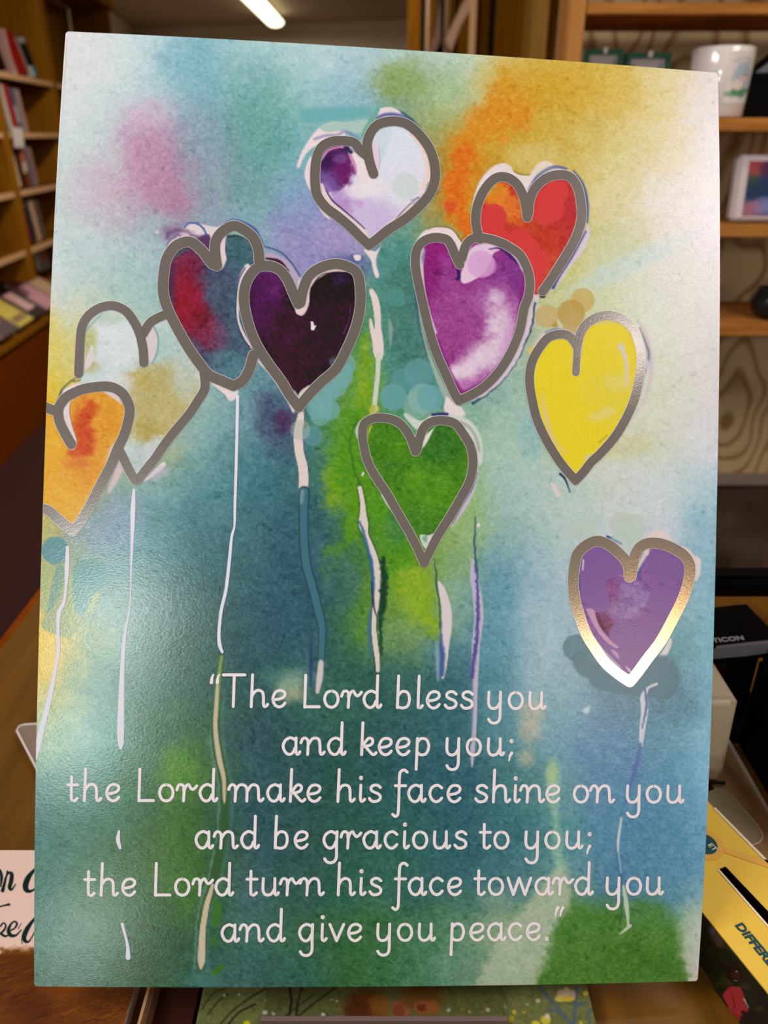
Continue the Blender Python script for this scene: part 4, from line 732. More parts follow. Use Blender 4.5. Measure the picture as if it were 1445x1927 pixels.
    for cx, cy, r in ((1000,1340,26),(995,1378,22),(990,1425,18)): B(cx, cy, r*0.9, r, 'c0b9a4', 0.65, 0, 1.2, 0.2)
    p.poly([(1035,1430),(1052,1440),(1050,1520),(1058,1600),(1062,1640),(1045,1650),(1040,1560),(1030,1480)], '9cc8a8', 0.7, 14, 4); B(1037,1460,10,22,'b8c890',0.7)
    p.poly([(1040,1640),(1068,1640),(1076,1680),(1070,1720),(1050,1740),(1035,1790),(1035,1880),(900,1880),(930,1780),(990,1700)], 'a9b99e', 0.85, 14, 5)
    p.poly([(1045,1745),(1085,1700),(1130,1712),(1200,1690),(1250,1700),(1275,1750),(1285,1800),(1295,1880),(1020,1880),(1032,1800)], '53893a', 0.85, 22, 6)
    B(1200,1810,70,40,'3f7a28',0.45,0,1.2,0.5); B(1330,1800,34,70,'d6cccc',0.85,0,0.7,0.4); B(1310,1760,30,50,'b8c8b8',0.6)
    B(335,1450,34,55,'5c941e',0.75,20,1.2); B(335,1600,46,80,'4f8420',0.5,0,1.3); B(350,1690,30,50,'3c7818',0.5,0,1.3); B(80,1230,38,60,'e6be3e',0.7,0,1.2)
    B(90,640,30,60,'dcc860',0.5); B(95,800,22,70,'e8b830',0.6); B(110,1160,30,30,'dcb848',0.6)
    B(1215,1310,90,60,'4f84a0',0.5); B(1230,1600,100,110,'5a94b6',0.4); B(1130,1400,70,60,'6894be',0.5)
    B(1155,470,60,40,'c8cfa8',0.5); B(1180,500,110,18,'c2d6da',0.6,-25,1.2); B(1170,840,60,22,'ccc898',0.6,-10,1.2); B(1000,820,22,50,'84b6c0',0.5)
    B(215,985,60,45,'8fa3ba',0.65,-20,1.2); B(160,1010,40,20,'8c9cae',0.4); B(330,830,50,30,'9ab8b4',0.4,-45)
    p.grain(1.0)
    # ---- masked out whites, halos and ink marks
    P = p.poly; S = p.stroke; W = PAPER; Z4 = (550, 180, 4.516); Z3 = (290, 400, 3.36); Z5 = (760, 290, 3.854); Z6 = (970, 530, 4.589); Z7 = (640, 740, 4.817); Z8 = (1030, 970, 4.516); Z1 = (60, 400, 4.25)
    P(zp(*Z4,(100,100),(650,90),(640,180),(450,215),(400,225),(120,240),(60,180)), '6fb0b4', 0.55, 6)
    P(zp(*Z4,(45,615),(40,580),(80,480),(130,390),(190,310),(260,250),(340,225),(430,240),(450,330),(400,360),(300,380),(210,420),(140,470),(95,530),(65,600)), W, 0.95, 2)
    P(zp(*Z4,(225,270),(300,235),(430,225),(640,210),(620,300),(580,320),(420,300),(300,310)), 'a9c4bc', 0.85, 2)
    S(zp(*Z4,(190,370),(280,340),(380,335),(440,305),(500,325),(560,370)), 5, '7a78b0', 0.6, 4)
    P(zp(*Z4,(150,520),(110,620),(105,690),(140,790),(180,800),(170,560)), W, 0.9, 2); P(zp(*Z4,(215,930),(260,1010),(330,1060),(260,960)), W, 0.8, 2)
    P(zp(*Z4,(700,200),(735,120),(800,97),(870,108),(950,165),(1040,240),(900,200),(780,190)), W, 0.95, 2); S(zp(*Z4,(720,190),(790,162),(870,160),(960,185),(1020,220)), 7, '5a64a6', 0.8, 4); S(zp(*Z4,(930,140),(1010,200),(1100,300),(1180,420)), 5, '2f5a68', 0.6, 3)
    S(zp(*Z4,(725,115),(690,190),(640,260),(600,340)), 9, '6fae9f', 0.95, 1.5)
    P(zp(*Z4,(605,1310),(650,1300),(700,1325),(750,1285),(722,1350),(712,1430),(738,1525),(712,1548),(688,1490),(668,1400),(635,1350)), W, 0.95, 2)
    B(672,487,13,9,'505a94',0.6); P(zp(*Z4,(520,1358),(580,1355),(578,1395),(540,1402)), W, 1, 1.5)
    # above crimson heart
    P(zp(*Z3,(60,270),(90,200),(150,140),(180,90),(230,65),(330,80),(400,90),(440,60),(400,130),(350,240),(290,170),(200,150),(120,200),(75,270)), 'd9cdd2', 0.95, 2)
    B(322,436,26,15,'8a6090',0.55,-10,1.0,0.5); S(zp(*Z3,(80,150),(120,115),(180,112),(260,150),(320,170)), [6,5,5,12], '6d3f6c', 0.75, 8, 3); P(zp(*Z3,(270,170),(350,140),(365,280),(320,230)), '67406e', 0.85, 3)
    S(zp(*Z3,(190,95),(220,68),(270,70),(310,100),(330,140)), 3.5, '4a62a4', 0.9, 2); S(zp(*Z3,(75,260),(90,190),(150,140),(165,150)), 2, '5a5080', 0.8, 2); S(zp(*Z3,(180,160),(230,160),(290,200)), 2.5, '7a3f78', 0.8, 2)
    S(zp(*Z3,(420,80),(490,45),(560,60),(640,110),(690,200)), [2,3,5,6,3], '4a5ca0', 0.7, 3); B(295,437,3,3,W,0.9)
    P(zp(*Z3,(690,250),(780,265),(850,310),(910,390),(930,440),(900,500),(850,380),(770,310),(700,295)), 'b6a6c0', 0.9, 3); S(zp(*Z3,(710,290),(790,310),(850,370)), [4,7,3], '4a1c40', 0.9, 2); S(zp(*Z3,(700,215),(800,250),(870,320),(920,400)), 3, '33507a', 0.7, 2)
    P(zp(*Z3,(905,440),(935,415),(960,430),(925,500)), 'c8c0d2', 0.9, 2)
    P(zp(*Z3,(360,1075),(470,1110),(530,1115),(520,1170),(480,1192),(445,1150)), W, 0.95, 1.5); P(zp(*Z3,(80,700),(160,810),(230,920),(200,920),(90,750)), 'd4cfd4', 0.8, 2)
    S(zp(*Z3,(650,930),(750,1040),(850,1200),(880,1255)), [4,5,4,6], 'd8ccd4', 0.9, 1.5)
    # orange / pale hearts
    P(zp(*Z1,(230,1440),(320,1380),(450,1335),(560,1310),(640,1340),(720,1400),(600,1380),(420,1390),(300,1440)), W, 0.95, 2)
    S(zp(*Z1,(205,1510),(240,1420),(320,1340),(400,1290)), [5,3,2], '46565c', 0.7, 2, 1.5); S(zp(*Z1,(330,1350),(430,1335),(560,1305),(650,1350),(700,1400)), [2,2,3,4], '43504a', 0.75, 2)
    S([(108,790),(110,815),(118,842)], [3,4,5], '4a4a34', 0.8, 2, 2); P(zp(60,700,4.25,(690,720),(730,790),(640,950),(600,960)), 'd3bcc4', 0.7, 4)
    P(zp(60,700,4.25,(1050,720),(1060,760),(960,840),(880,880),(940,820)), W, 0.95, 1.5); B(300,890,20,10,'c0b8cc',0.5,-30); P(zp(60,700,4.25,(880,560),(1000,590),(960,640),(870,760),(800,760),(900,640)), 'c3cfd2', 0.8, 5, 3)
    # red heart
    P(zp(*Z5,(490,420),(510,300),(560,180),(640,95),(720,65),(770,85),(800,130),(860,150),(910,150),(970,70),(1040,50),(1100,85),(1180,100),(1100,120),(960,180),(890,300),(820,200),(700,140),(600,200),(530,330)), W, 0.96, 2)
    S(zp(*Z5,(800,125),(850,148),(910,148)), 2.5, '8a5a20', 0.8, 2); S(zp(*Z5,(900,260),(970,160),(1080,95),(1180,105)), [2,6,7,4], '4a58a0', 0.8, 3)
    S(zp(*Z5,(1230,120),(1300,220),(1330,360),(1330,500)), [3,5,6,4], '55649c', 0.8, 3); P(zp(*Z5,(1330,500),(1350,580),(1300,700),(1200,830),(1110,960),(1060,990),(1180,790),(1290,620)), 'd4c6d4', 0.9, 3); S(zp(*Z5,(1320,560),(1220,740),(1130,880),(1080,965)), [3,5,5,8], '44569a', 0.85, 3)
    B(1021,558,5,3,'20202c',0.9); P(zp(*Z5,(470,680),(560,640),(580,660),(540,690)), '4a2c10', 0.9, 2); B(1000,300,50,30,'d9d0a0',0.4)
    # magenta heart
    P(zp(*Z5,(85,650),(130,570),(220,530),(345,545),(400,620),(440,660),(405,740),(350,640),(300,585),(180,590),(110,640)), W, 0.96, 2); S(zp(*Z5,(170,545),(240,525),(350,545),(430,650)), 2, '6a5a30', 0.7, 2)
    S(zp(*Z5,(80,1000),(110,1230),(170,1450),(230,1620),(300,1740)), [3,4,4,5,6], '3a6478', 0.8, 4); P(zp(*Z5,(110,1100),(160,1350),(240,1560),(350,1780),(300,1790),(200,1560),(120,1250)), 'a0b4a4', 0.8, 3)
    P(zp(*Z5,(950,970),(980,1010),(950,1200),(880,1400),(780,1580),(620,1740),(480,1790),(600,1700),(760,1500),(860,1300),(920,1100)), 'd3c6d0', 0.85, 4); S(zp(*Z5,(950,1080),(930,1240),(870,1400),(790,1550),(660,1700),(500,1810)), [4,4,3,2,3,5], '2f4a66', 0.8, 2.5, 1.5)
    P(zp(*Z5,(310,1760),(360,1800),(420,1840),(440,1900),(330,1900),(290,1850)), W, 0.9, 3)
    # yellow heart
    P(zp(*Z6,(150,560),(240,440),(350,400),(450,420),(520,400),(540,480),(450,440),(300,450),(200,540)), 'd6c8cc', 0.85, 3); S(zp(*Z6,(260,440),(340,410),(420,420)), 4, '56648c', 0.6, 3)
    S(zp(*Z6,(1040,320),(1110,430),(1150,560),(1170,700),(1160,850),(1100,1050),(1000,1200)), [2,8,10,10,8,5,2], 'd2c2c8', 0.8, 4); S(zp(*Z6,(1070,400),(1120,520),(1150,650),(1090,850)), [2,4,5,3], '54607c', 0.6, 4); P(zp(*Z6,(1120,660),(1155,700),(1130,760)), 'c8c4e0', 0.9, 2)
    S(zp(*Z6,(385,1660),(430,1710),(470,1820)), [5,4,2], '2a3a5a', 0.8, 2); P(zp(*Z6,(300,1740),(340,1750),(385,1830),(370,1860),(330,1810)), 'dccccc', 0.9, 2); B(999,660,5,8,'e0c834',0.7)
    # green heart
    P(zp(*Z7,(575,190),(620,180),(700,240),(760,240),(830,200),(1000,190),(1150,230),(1240,320),(1290,450),(1290,620),(1250,640),(1180,450),(1050,280),(850,240),(760,260),(700,330),(620,260)), 'c9d2ca', 0.9, 3)
    S(zp(*Z7,(840,195),(910,188),(970,190)), 6, '3a3c7e', 0.9, 2.5); S(zp(*Z7,(1090,260),(1170,310),(1230,400),(1260,520)), 5, '9a90a0', 0.6, 4)
    S(zp(*Z7,(1250,700),(1210,860),(1130,1020),(1010,1210)), [4,8,8,3], 'c8bccc', 0.95, 2); S(zp(*Z7,(1240,720),(1190,860),(1110,1000),(1020,1180)), [3,6,4,2], '5a6ea0', 0.8, 2.5)
    S(zp(*Z7,(160,400),(150,330),(185,260)), 5, 'c3cac4', 0.9, 2); S(zp(*Z7,(380,920),(430,1010),(500,1100)), 3.5, W, 0.9, 1.5); S(zp(*Z7,(620,1310),(680,1420)), 3, W, 0.9, 1.5); S(zp(*Z7,(150,250),(90,420),(110,600),(140,740),(180,830)), [3,3,3,4,5], '2c5c34', 0.55, 4, 2)
    P(zp(*Z7,(205,715),(218,725),(205,750),(192,748)), 'dfe6dc', 1, 1.5); P(zp(*Z7,(260,150),(340,120),(350,150),(320,180)), 'c8c05a', 0.9, 3)
    # purple heart
    P(zp(*Z8,(840,190),(880,140),(950,125),(1030,160),(1050,210),(950,200)), 'dccdca', 0.9, 2); P(zp(*Z8,(1130,260),(1200,285),(1250,340),(1300,370),(1300,480),(1270,555),(1250,540),(1250,430),(1200,340)), 'dccdd2', 0.95, 2)
    S(zp(*Z8,(510,180),(570,210),(625,240)), 5, '3f5a9a', 0.9, 2); P(zp(*Z8,(1040,1040),(1055,1090),(1010,1190),(920,1260),(890,1260),(980,1150)), 'd4ccd4', 0.95, 2)
    for cx, cy, r in ((1098,996,24),(1072,1000,16),(1189,992,26),(1170,985,22),(1168,1020,20),(1196,1025,20)): B(cx, cy, r, r, 'b9c8be', 0.6, 0, 0.08, 0)
    S([(122,56),(113,190),(105,330),(98,450)], [6,6,5,2], 'e9e1e6', 0.9, 1.5); S([(127,75),(117,210),(109,340),(102,440)], 1.2, '9ab4b4', 0.5, 1.5)
    # ---- flat round touch-up dabs
    def dab(cx, cy, r, c, a=0.85): B(cx, cy, r, r, c, a, 0, 2.0 / r, 0)
    for cx, cy, r in ((644,686,25),(640,706,25),(628,722,27),(612,735,27),(600,748,25),(622,772,18),(600,765,24),(603,781,20)): dab(cx, cy, r, '77aeb0', 0.75)
    dab(588,820,19,'5f9ba4',0.7); dab(757,718,24,'5a9a9c',0.7); dab(788,703,28,'679fa6',0.7); dab(795,750,28,'86b3ae',0.8); dab(784,762,26,'8db6ae',0.6); dab(809,749,25,'6fa9ae',0.85); dab(740,747,25,'68a6a8',0.95); dab(745,560,18,'5aa39a',0.5)
    for cx, cy, r, c in ((1029,595,22,'c6ab72'),(1096,565,23,'c9ab60'),(1075,590,26,'bd9a48'),(1078,608,20,'c4a366')): dab(cx, cy, r, c, 0.8)
    B(1045,612,8,6,'b8902c',0.8,0,0.3,0.6)
    ZL = (60, 980, 3.44)
    P(zp(*ZL,(55,280),(150,300),(320,350),(470,380),(450,470),(400,590),(330,610),(60,600)), 'a5ad6e', 0.35, 3)
    P(zp(*ZL,(60,690),(95,590),(160,490),(200,380),(250,430),(320,560),(265,745),(200,755)), '9aa56c', 0.7, 2); P(zp(*ZL,(160,300),(210,320),(190,450),(140,550),(97,590)), '749a82', 0.85, 2)
    P(zp(*ZL,(262,340),(300,270),(440,250),(490,330),(470,440),(400,480),(350,590),(290,600),(262,480)), '6a9c94', 0.75, 2); dab(179,1082,26,'5a929c',0.55); dab(104,1036,26,'5b939c',0.95)
    dab(1084,1219,25,'5a8398',0.9); P(zp(*Z8,(200,1250),(260,1150),(420,1250),(560,1380),(700,1450),(850,1220),(1000,1200),(1120,1300),(1100,1500),(900,1560),(480,1500),(430,1490),(330,1400)), '4a7c96', 0.75, 6, 3); dab(1107,1247,27,'56808f',0.7)
    # ---- trickles of masking fluid
    S([(567,772),(565,790),(561,815),(563,850),(570,880),(571,910),(568,930),(566,946)], [10,16,18,18,19,19,14,4], '2c4e54', 0.5, 3); S([(567,772),(565,790),(561,815),(563,850),(570,880),(571,910),(568,930),(566,946)], [8,14,17,17,18,18,14,3], 'dccdc9', 1, 1.5)
    dab(565,809,19,'b0b4ac',0.5)
    for wd, c in ((19,'26484f'),(15,'42788a')): S([(572,925),(571,970),(572,1020),(577,1065),(588,1105),(599,1150),(606,1185),(604,1240)], [17*wd/15,wd,wd,wd,wd,wd,13*wd/15,11*wd/15], c, 0.8, 2)
    S([(604,1247),(602,1270),(600,1285),(597,1302)], [10,12,11,7], 'd0c4c4', 1, 3); S([(586,1200),(585,1245),(585,1290)], [2,8,5], '2c3a80', 0.6, 5); S([(569,925),(567,945)], 6, 'c0bcbc', .5, 6)
    S([(699,548),(706,565),(710,590),(711,615),(711,640),(712,660),(713,672)], [9,13,13,12,20,20,14], 'decfcb', 1, 1.5); S([(697,602),(700,620),(704,640)], [5,8,8], 'decfcb', 1, 1.5)
    S([(712,668),(711,700),(708,730),(704,765),(700,783)], [10,9,9,9,8], 'c9cfc4', 0.95, 1.5); S([(702,766),(699,785)], 10, 'b9b650', 0.9, 2); S([(732,600),(735,620),(734,655)], [3,9,2], '86a59a', 0.8, 3)
    for k, (wd, c) in enumerate(((4, '234c2c'), (0, 'd9cdc6'))): S([(677,918),(682,945),(683,968),(684,988),(688,1005),(695,1025),(703,1048),(708,1075),(709,1108),(707,1140),(704,1162),(703,1180),(706,1210),(710,1240),(711,1262)], [8+wd,9+wd,13+wd,18+wd,10+wd,12+wd,14+wd,16+wd,16+wd,13+wd,9+wd,9+wd,10+wd,9+wd,7+wd], c, 0.6 + 0.4 * k, 1.5 + 2 * (1 - k))
    S([(676,982),(684,1000),(691,1030),(699,1060),(702,1100),(702,1140)], [4,5,5,7,6,5], '3f6ea0', 0.85, 3, 1); S([(697,1150),(695,1190),(698,1240)], [6,8,5], '47788e', 0.7, 3); S([(720,1048),(723,1090),(720,1130),(716,1180),(717,1230)], [8,16,14,9,6], '1f4a34', 0.6, 3, 3)
    S([(699,1095),(703,1140),(709,1160)], [4,4,3], '39406e', 0.7, 2)
    S([(818,1050),(821,1090),(826,1130),(828,1180)], [2,4,4,3], '24504a', 0.6, 2, 1.5); S([(826,1096),(831,1110),(838,1135),(841,1160),(840,1190),(838,1216),(835,1250),(833,1275)], [5,13,17,19,18,14,12,6], 'd7ccd0', 1, 2, 0.5)
    S([(829,1165),(830,1200),(832,1230),(831,1270)], [2,5,11,10], '4a68a4', 0.75, 4, 1); S([(822,1210),(823,1240),(824,1280)], [6,9,5], '8aa8bc', 0.7, 4)
    S([(895,972),(893,1010),(895,1050),(898,1075)], [2,4,4,5], '2f5c80', 0.75, 2, 1.5); S([(890,1053),(890,1080),(896,1110),(900,1140),(901,1165),(898,1190),(895,1220),(894,1250),(893,1290),(892,1340),(891,1380),(889,1420),(888,1442)], [4,12,16,18,18,16,15,14,12,11,10,8,3], 'beb6cc', 0.95, 2, 0.5)
    S([(896,1065),(898,1110),(899,1160),(897,1200),(892,1240),(888,1275)], [4,6,7,7,8,7], '5a58a4', 0.75, 2.5, 2); B(900,988,3.2,4,'e6e0da',1)
    S([(888,1280),(888,1340),(886,1400)], [4,5,3], '3f7490', 0.6, 3)
    S([(1236,1287),(1219,1295),(1211,1312),(1213,1332),(1209,1370),(1206,1402)], [5,5,13,14,11,7], 'c6cad8', 0.95, 1.5); S([(1213,1296),(1216,1330),(1208,1370)], [4,5,3], '4a62a8', 0.7, 2, 1); S([(1205,1400),(1199,1433),(1188,1471),(1176,1515)], [6,8,7,4], '5f74b8', 0.8, 3)
    S([(1168,1540),(1163,1575),(1162,1602)], [6,7,5], 'c2d0dc', 0.9, 2); S([(1171,1520),(1160,1575),(1160,1605),(1166,1645),(1172,1680)], [2,3,3,3,3], '47708c', 0.6, 2); S([(1164,1605),(1168,1640)], 4, '86b4c8', 0.8, 2)
    S([(1173,1668),(1178,1700),(1181,1725),(1182,1745)], [5,9,6,4], 'b9cbb4', 0.95, 1.5); S([(1186,1742),(1176,1750),(1166,1758)], [6,5,2], 'c0cdb8', 0.95, 1.5); S([(1172,1690),(1166,1740)], 3, '2f5a48', 0.6, 2)
    P(zp(1000,1250,3.16,(310,265),(350,250),(345,290),(310,290)), 'b8ccd8', 0.7, 3, 2)
    # long stem at the left
    stem = [(417,1236),(413,1262),(409,1300),(406,1350),(407,1387),(413,1428),(419,1455),(423,1480),(424,1510),(421.5,1557),(412,1614),(403,1655),(396,1680),(388,1705),(382,1740),(380,1775),(379,1805),(378,1822)]
    S([(x_-12, y_) for x_, y_ in stem[4:]], 4, '7aa8ac', 0.45, 3, 2); S([(x_+12, y_) for x_, y_ in stem[2:]], 6, '5f8e98', 0.4, 6, 2)
    S(stem, [12,14,14,15,16,16,16,15,15,15,16,16,15,14,15,16,15,9], '35622c', 0.9, 3)
    S(stem[:4], [6,7,9,9], '7f9a5c', 0.9, 2.5); S([(409,1290),(407,1330),(405,1358),(407,1390),(413,1430),(421,1465),(422,1500),(422,1512)], [5,7,8,9,10,8,6,2], 'c6b59a', 0.95, 2)
    S([(400,1665),(396,1680),(389,1703),(383,1738)], [5,8,10,11], 'cbb99c', 1, 1.5); S([(382,1742),(380,1775),(379,1806),(378,1822)], [11,13,14,5], 'ccbaa4', 1, 1.5)
    P([(403,1700),(414,1692),(416,1730),(407,1748),(398,1740)], '3c7a20', 0.8, 3, 4); P([(398,1765),(408,1768),(404,1782),(395,1778)], '3a7422', 0.7, 4, 3); P([(394,1830),(415,1815),(424,1820),(405,1838)], '3c7a20', 0.7, 4, 3); B(385,1845,30,14,'5f9096',0.4,0,1,0.6)
    return p.c

_pn = 640; _qn = 905
gx = np.linspace(-PW / 2, PW / 2, _pn); gy = np.linspace(PH / 2, -PH / 2, _qn)
GX, GY = np.meshgrid(gx, gy); GX = GX.ravel(); GY = GY.ravel()
_rc = 0.0014; cxn = PW / 2 - _rc; cyn = PH / 2 - _rc; ox = np.maximum(np.abs(GX) - cxn, 0); oy = np.maximum(np.abs(GY) - cyn, 0); dd = np.hypot(ox, oy)
k_ = np.where(dd > _rc, _rc / np.maximum(dd, 1e-9), 1.0); GX = np.where((ox > 0) & (oy > 0), np.sign(GX) * (cxn + ox * k_), GX); GY = np.where((ox > 0) & (oy > 0), np.sign(GY) * (cyn + oy * k_), GY)
GZ = bow(GX, GY); ax, ay = loc2pix(GX, GY, GZ)
me, _ = grid_mesh('print_sheet', np.column_stack([GX, GY, GZ]) + _off, _pn, _qn)
set_paint(me, paint_sheet(ax, ay)); link('print_sheet', me, M_print, poster)['label'] = 'watercolour printed face of the poster'
# card body behind the printed face
bi = np.concatenate([np.arange(_pn), np.arange(1, _qn) * _pn + _pn - 1, (_qn - 1) * _pn + np.arange(_pn - 2, -1, -1), np.arange(_qn - 2, 0, -1) * _pn])[::4]
V = [tuple(np.array([GX[i], GY[i], GZ[i] - 0.00002]) + _off) for i in bi]; n_ = len(V); V += [(v[0], v[1], v[2] - 0.0011) for v in V]
cx_, cy_ = 9, 13; start = len(V); bx = np.linspace(-PW/2+0.001, PW/2-0.001, cx_); by = np.linspace(-PH/2+0.001, PH/2-0.001, cy_)
for b_ in by:
    for a_ in bx: V.append((a_, b_ + PH / 2, float(bow(a_, b_)) - 0.0012))
Fc = [(i, (i + 1) % n_, n_ + (i + 1) % n_, n_ + i) for i in range(n_)] + [(start + j*cx_+i, start + j*cx_+i+1, start + (j+1)*cx_+i+1, start + (j+1)*cx_+i) for j in range(cy_-1) for i in range(cx_-1)]
me = bpy.data.meshes.new('card_back'); me.from_pydata(V, [], Fc); me.update(); link('card_back', me, M_paper, poster)

# ---- ribbons laid on the face
def ribbon(paths, off, rim=None, res=5, caps=True):
    """paths: list of (points, widths); returns verts and faces of flat strokes with round ends"""
    VV, FF, MM = [], [], []
    def one(pts, W, z, mi):
        P = np.asarray(pts, float); W = np.full(len(P), float(W)) if np.isscalar(W) else np.interp(np.linspace(0, 1, len(P)), np.linspace(0, 1, len(W)), W)
        Q = catmull(np.column_stack([P, W]), res); C = Q[:, :2]; w2 = Q[:, 2] / 2
        T = np.gradient(C, axis=0); T /= np.linalg.norm(T, axis=1)[:, None] + 1e-9; N = np.column_stack([-T[:, 1], T[:, 0]])
        L = C + N * w2[:, None]; Rr = C - N * w2[:, None]; b = sum(len(v) for v in VV); k = len(C)
        VV.append(pix2loc(np.r_[L[:, 0], Rr[:, 0]], np.r_[L[:, 1], Rr[:, 1]], z))
        for i in range(k - 1): FF.append((b + i, b + i + 1, b + k + i + 1, b + k + i)); MM.append(mi)
        if caps:
            for c, w_, t_ in ((C[0], w2[0], -T[0]), (C[-1], w2[-1], T[-1])):
                a0 = math.atan2(t_[1], t_[0]); th = np.linspace(a0 - math.pi / 2, a0 + math.pi / 2, 9); b = sum(len(v) for v in VV)
                VV.append(pix2loc(c[0] + w_ * np.cos(th), c[1] + w_ * np.sin(th), z)); FF.append(tuple(range(b, b + 9))); MM.append(mi)
    for j, (pts, W) in enumerate(paths):
        if rim: one(pts, (W if np.isscalar(W) else np.array(W)) + rim, off - 0.00006 , 1)
        one(pts, W, off + j * 5e-7, 0)
    return np.vstack(VV), FF, MM
def ribbon_obj(name, paths, off, mats, parent, label=None, rim=None, res=5):
    V, F, MI = ribbon(paths, off, rim, res); me = bpy.data.meshes.new(name); me.from_pydata((V + _off).tolist(), [], F)
    if rim: me.polygons.foreach_set('material_index', MI)
    me.update(); o = link(name, me, mats, parent)
    if label: o['label'] = label
    # every face must look away from the sheet
    bm = bmesh.new(); bm.from_mesh(me)
    fl = [f for f in bm.faces if f.normal.z < 0]
    if fl: bmesh.ops.reverse_faces(bm, faces=fl)
    bm.to_mesh(me); bm.free(); return o

def fill_paint(key, x, y):
    p = Paint(x, y); B, P, S = p.blob, p.poly, p.stroke
    Z4 = (550, 180, 4.516); Z3 = (290, 400, 3.36); Z5 = (760, 290, 3.854); Z6 = (970, 530, 4.589); Z7 = (640, 740, 4.817); Z8 = (1030, 970, 4.516); Z2 = (60, 700, 4.25)
    def dab(cx, cy, r, c, a=0.85): B(cx, cy, r, r, c, a, 0, 2.0 / r, 0)
    W = PAPER
    if key == 'pale':
        p.c[:] = rgb('c3d3d4'); B(215,640,60,50,'d3d9de',0.9,0,0.8,0.3); B(320,660,45,60,'a9c4c0',0.7,20,1); B(305,765,72,78,'bcae6c',0.9,20,0.8,0.4); B(350,730,40,40,'c0b47c',0.6); B(280,820,30,30,'b8a050',0.6); B(255,720,34,14,'c0a860',0.8,10,0.8,0.4)
        B(165,650,18,40,'b9bd7c',0.85,5,0.9); B(205,598,30,12,'b4c4b0',0.6); B(160,690,30,14,'bcb478',0.7); B(262,860,20,30,'b9c6c4',0.9); B(290,840,26,16,'c4cccf',0.9,-40,0.7,0.4); B(350,700,25,50,'b9cac4',0.7)
        B(225,715,30,14,'d2d6da',0.8,20); B(180,735,40,14,'c0b060',0.9,0,.9); B(150,745,20,12,'c8ac3c',0.7)
        p.grain(0.9); P(zp(60,400,4.25,(480,1055),(492,1180),(430,1260),(425,1200)), 'd9ccd0', 0.95, 1.5); P(zp(60,400,4.25,(920,960),(970,915),(1005,1000),(995,1120),(950,1200),(930,1100)), 'd5c8ca', 0.95, 2); S(zp(60,400,4.25,(975,915),(1010,1000),(1000,1120),(960,1210)), 3, '6f9aa4', 0.7, 2)
        S(zp(60,400,4.25,(420,960),(480,890),(560,810)), 2.5, '6a9cb0', 0.6, 2)
    elif key == 'orange':
        p.c[:] = rgb('e2a038'); B(110,900,40,70,'e6b03a',0.8); B(200,780,40,50,'de9a30',0.7); B(100,820,30,40,'e6b038',0.7); B(150,870,40,50,'e09434',0.5); B(160,960,40,40,'e2b43c',.5)
        for cx, cy, rx, ry in ((168,770,14,20),(158,800,16,30),(160,830,18,26),(150,846,20,14)): B(cx, cy, rx, ry, 'd4502a', 0.8, 0, 1.0, 0.4)
        B(148,790,12,30,'cc5020',0.5); B(145,872,20,12,'d66a34',0.5)
        p.grain(0.9); P(zp(*Z2,(315,225),(300,300),(320,420),(355,530),(350,600),(310,620),(255,500),(235,380),(250,290)), 'dfcfd0', 0.97, 1.5); S(zp(*Z2,(310,240),(303,320),(325,430),(360,540)), 1.5, '9c5a20', 0.7, 1.5)
        P(zp(*Z2,(570,155),(660,160),(720,260),(650,210)), 'd8c6c8', 0.95, 2); P(zp(*Z2,(640,560),(640,640),(580,720)), 'dcb8a4', 0.7, 3)
    elif key == 'crimson':
        p.c[:] = rgb('4c5a74'); B(345,530,40,80,'8a2c50',0.95,8,0.8,0.3); B(365,600,34,60,'96203c',0.95,-25,0.8,0.3); B(345,560,24,50,'a01c34',0.7,0,0.9); B(385,610,16,24,'7c1424',0.7); B(400,630,30,34,'8a4468',0.6)
        B(320,540,10,60,'4c3c60',0.6); B(440,480,38,50,'46707a',0.9,0,0.9); B(420,530,30,40,'55607c',0.6); B(452,590,26,60,'4e6c80',0.7); B(430,690,40,30,'5a8a94',0.9,0,.9); B(400,690,24,22,'556a80',0.6); B(375,660,10,40,'4c5074',.5,-30); B(405,500,20,20,'4e5474',.7)
        p.grain(1.0); P(zp(*Z3,(410,230),(430,160),(460,150),(452,230),(460,290),(425,360),(405,320)), 'dccbd2', 0.97, 2); S(zp(*Z3,(455,165),(452,240),(462,290)), 2, '2c3c4c', 0.7, 1.5); S(zp(*Z3,(460,155),(520,148),(580,158)), 3, '1f4048', 0.7, 2); P(zp(*Z3,(470,140),(520,105),(600,140),(590,165),(520,140)), '8fb4a8', 0.8, 2)
        S(zp(*Z3,(590,340),(545,420),(528,560),(530,680),(570,780),(612,850)), [10,7,6,6,5,5], 'd9cad2', 0.97, 1.5); S(zp(*Z3,(575,350),(535,430),(518,560),(522,680),(560,790),(605,850)), 2.2, '233c4c', 0.8, 1.5); S(zp(*Z3,(150,265),(190,240),(215,238)), 4, '2f6c78', 0.8, 2)
    elif key == 'plum':
        p.c[:] = rgb('3a1630'); B(500,540,32,60,'5e1c62',0.95,0,0.9,0.3); B(490,600,26,40,'5a1c60',0.7); B(515,530,18,40,'6c2a70',0.5); B(610,540,60,40,'2c1224',0.8); B(550,690,40,40,'4a1430',0.6); B(640,525,16,12,'3c2c5a',0.7); B(530,620,40,40,'4c1438',0.6)
        p.grain(1.1, (0.9, 0.8, 0.86)); S(zp(*Z3,(900,600),(930,640),(965,580),(975,480),(1030,410),(1130,365),(1240,370)), [8,8,8,8,7,6,5], 'd9bfc4', 0.97, 1.5); P(zp(*Z3,(895,590),(960,590),(940,640),(900,640)), 'e0ccd0', 0.97, 1.5)
        S(zp(*Z3,(990,480),(1050,400),(1140,378),(1230,382)), 2, '1c0a18', .7, 1.5)
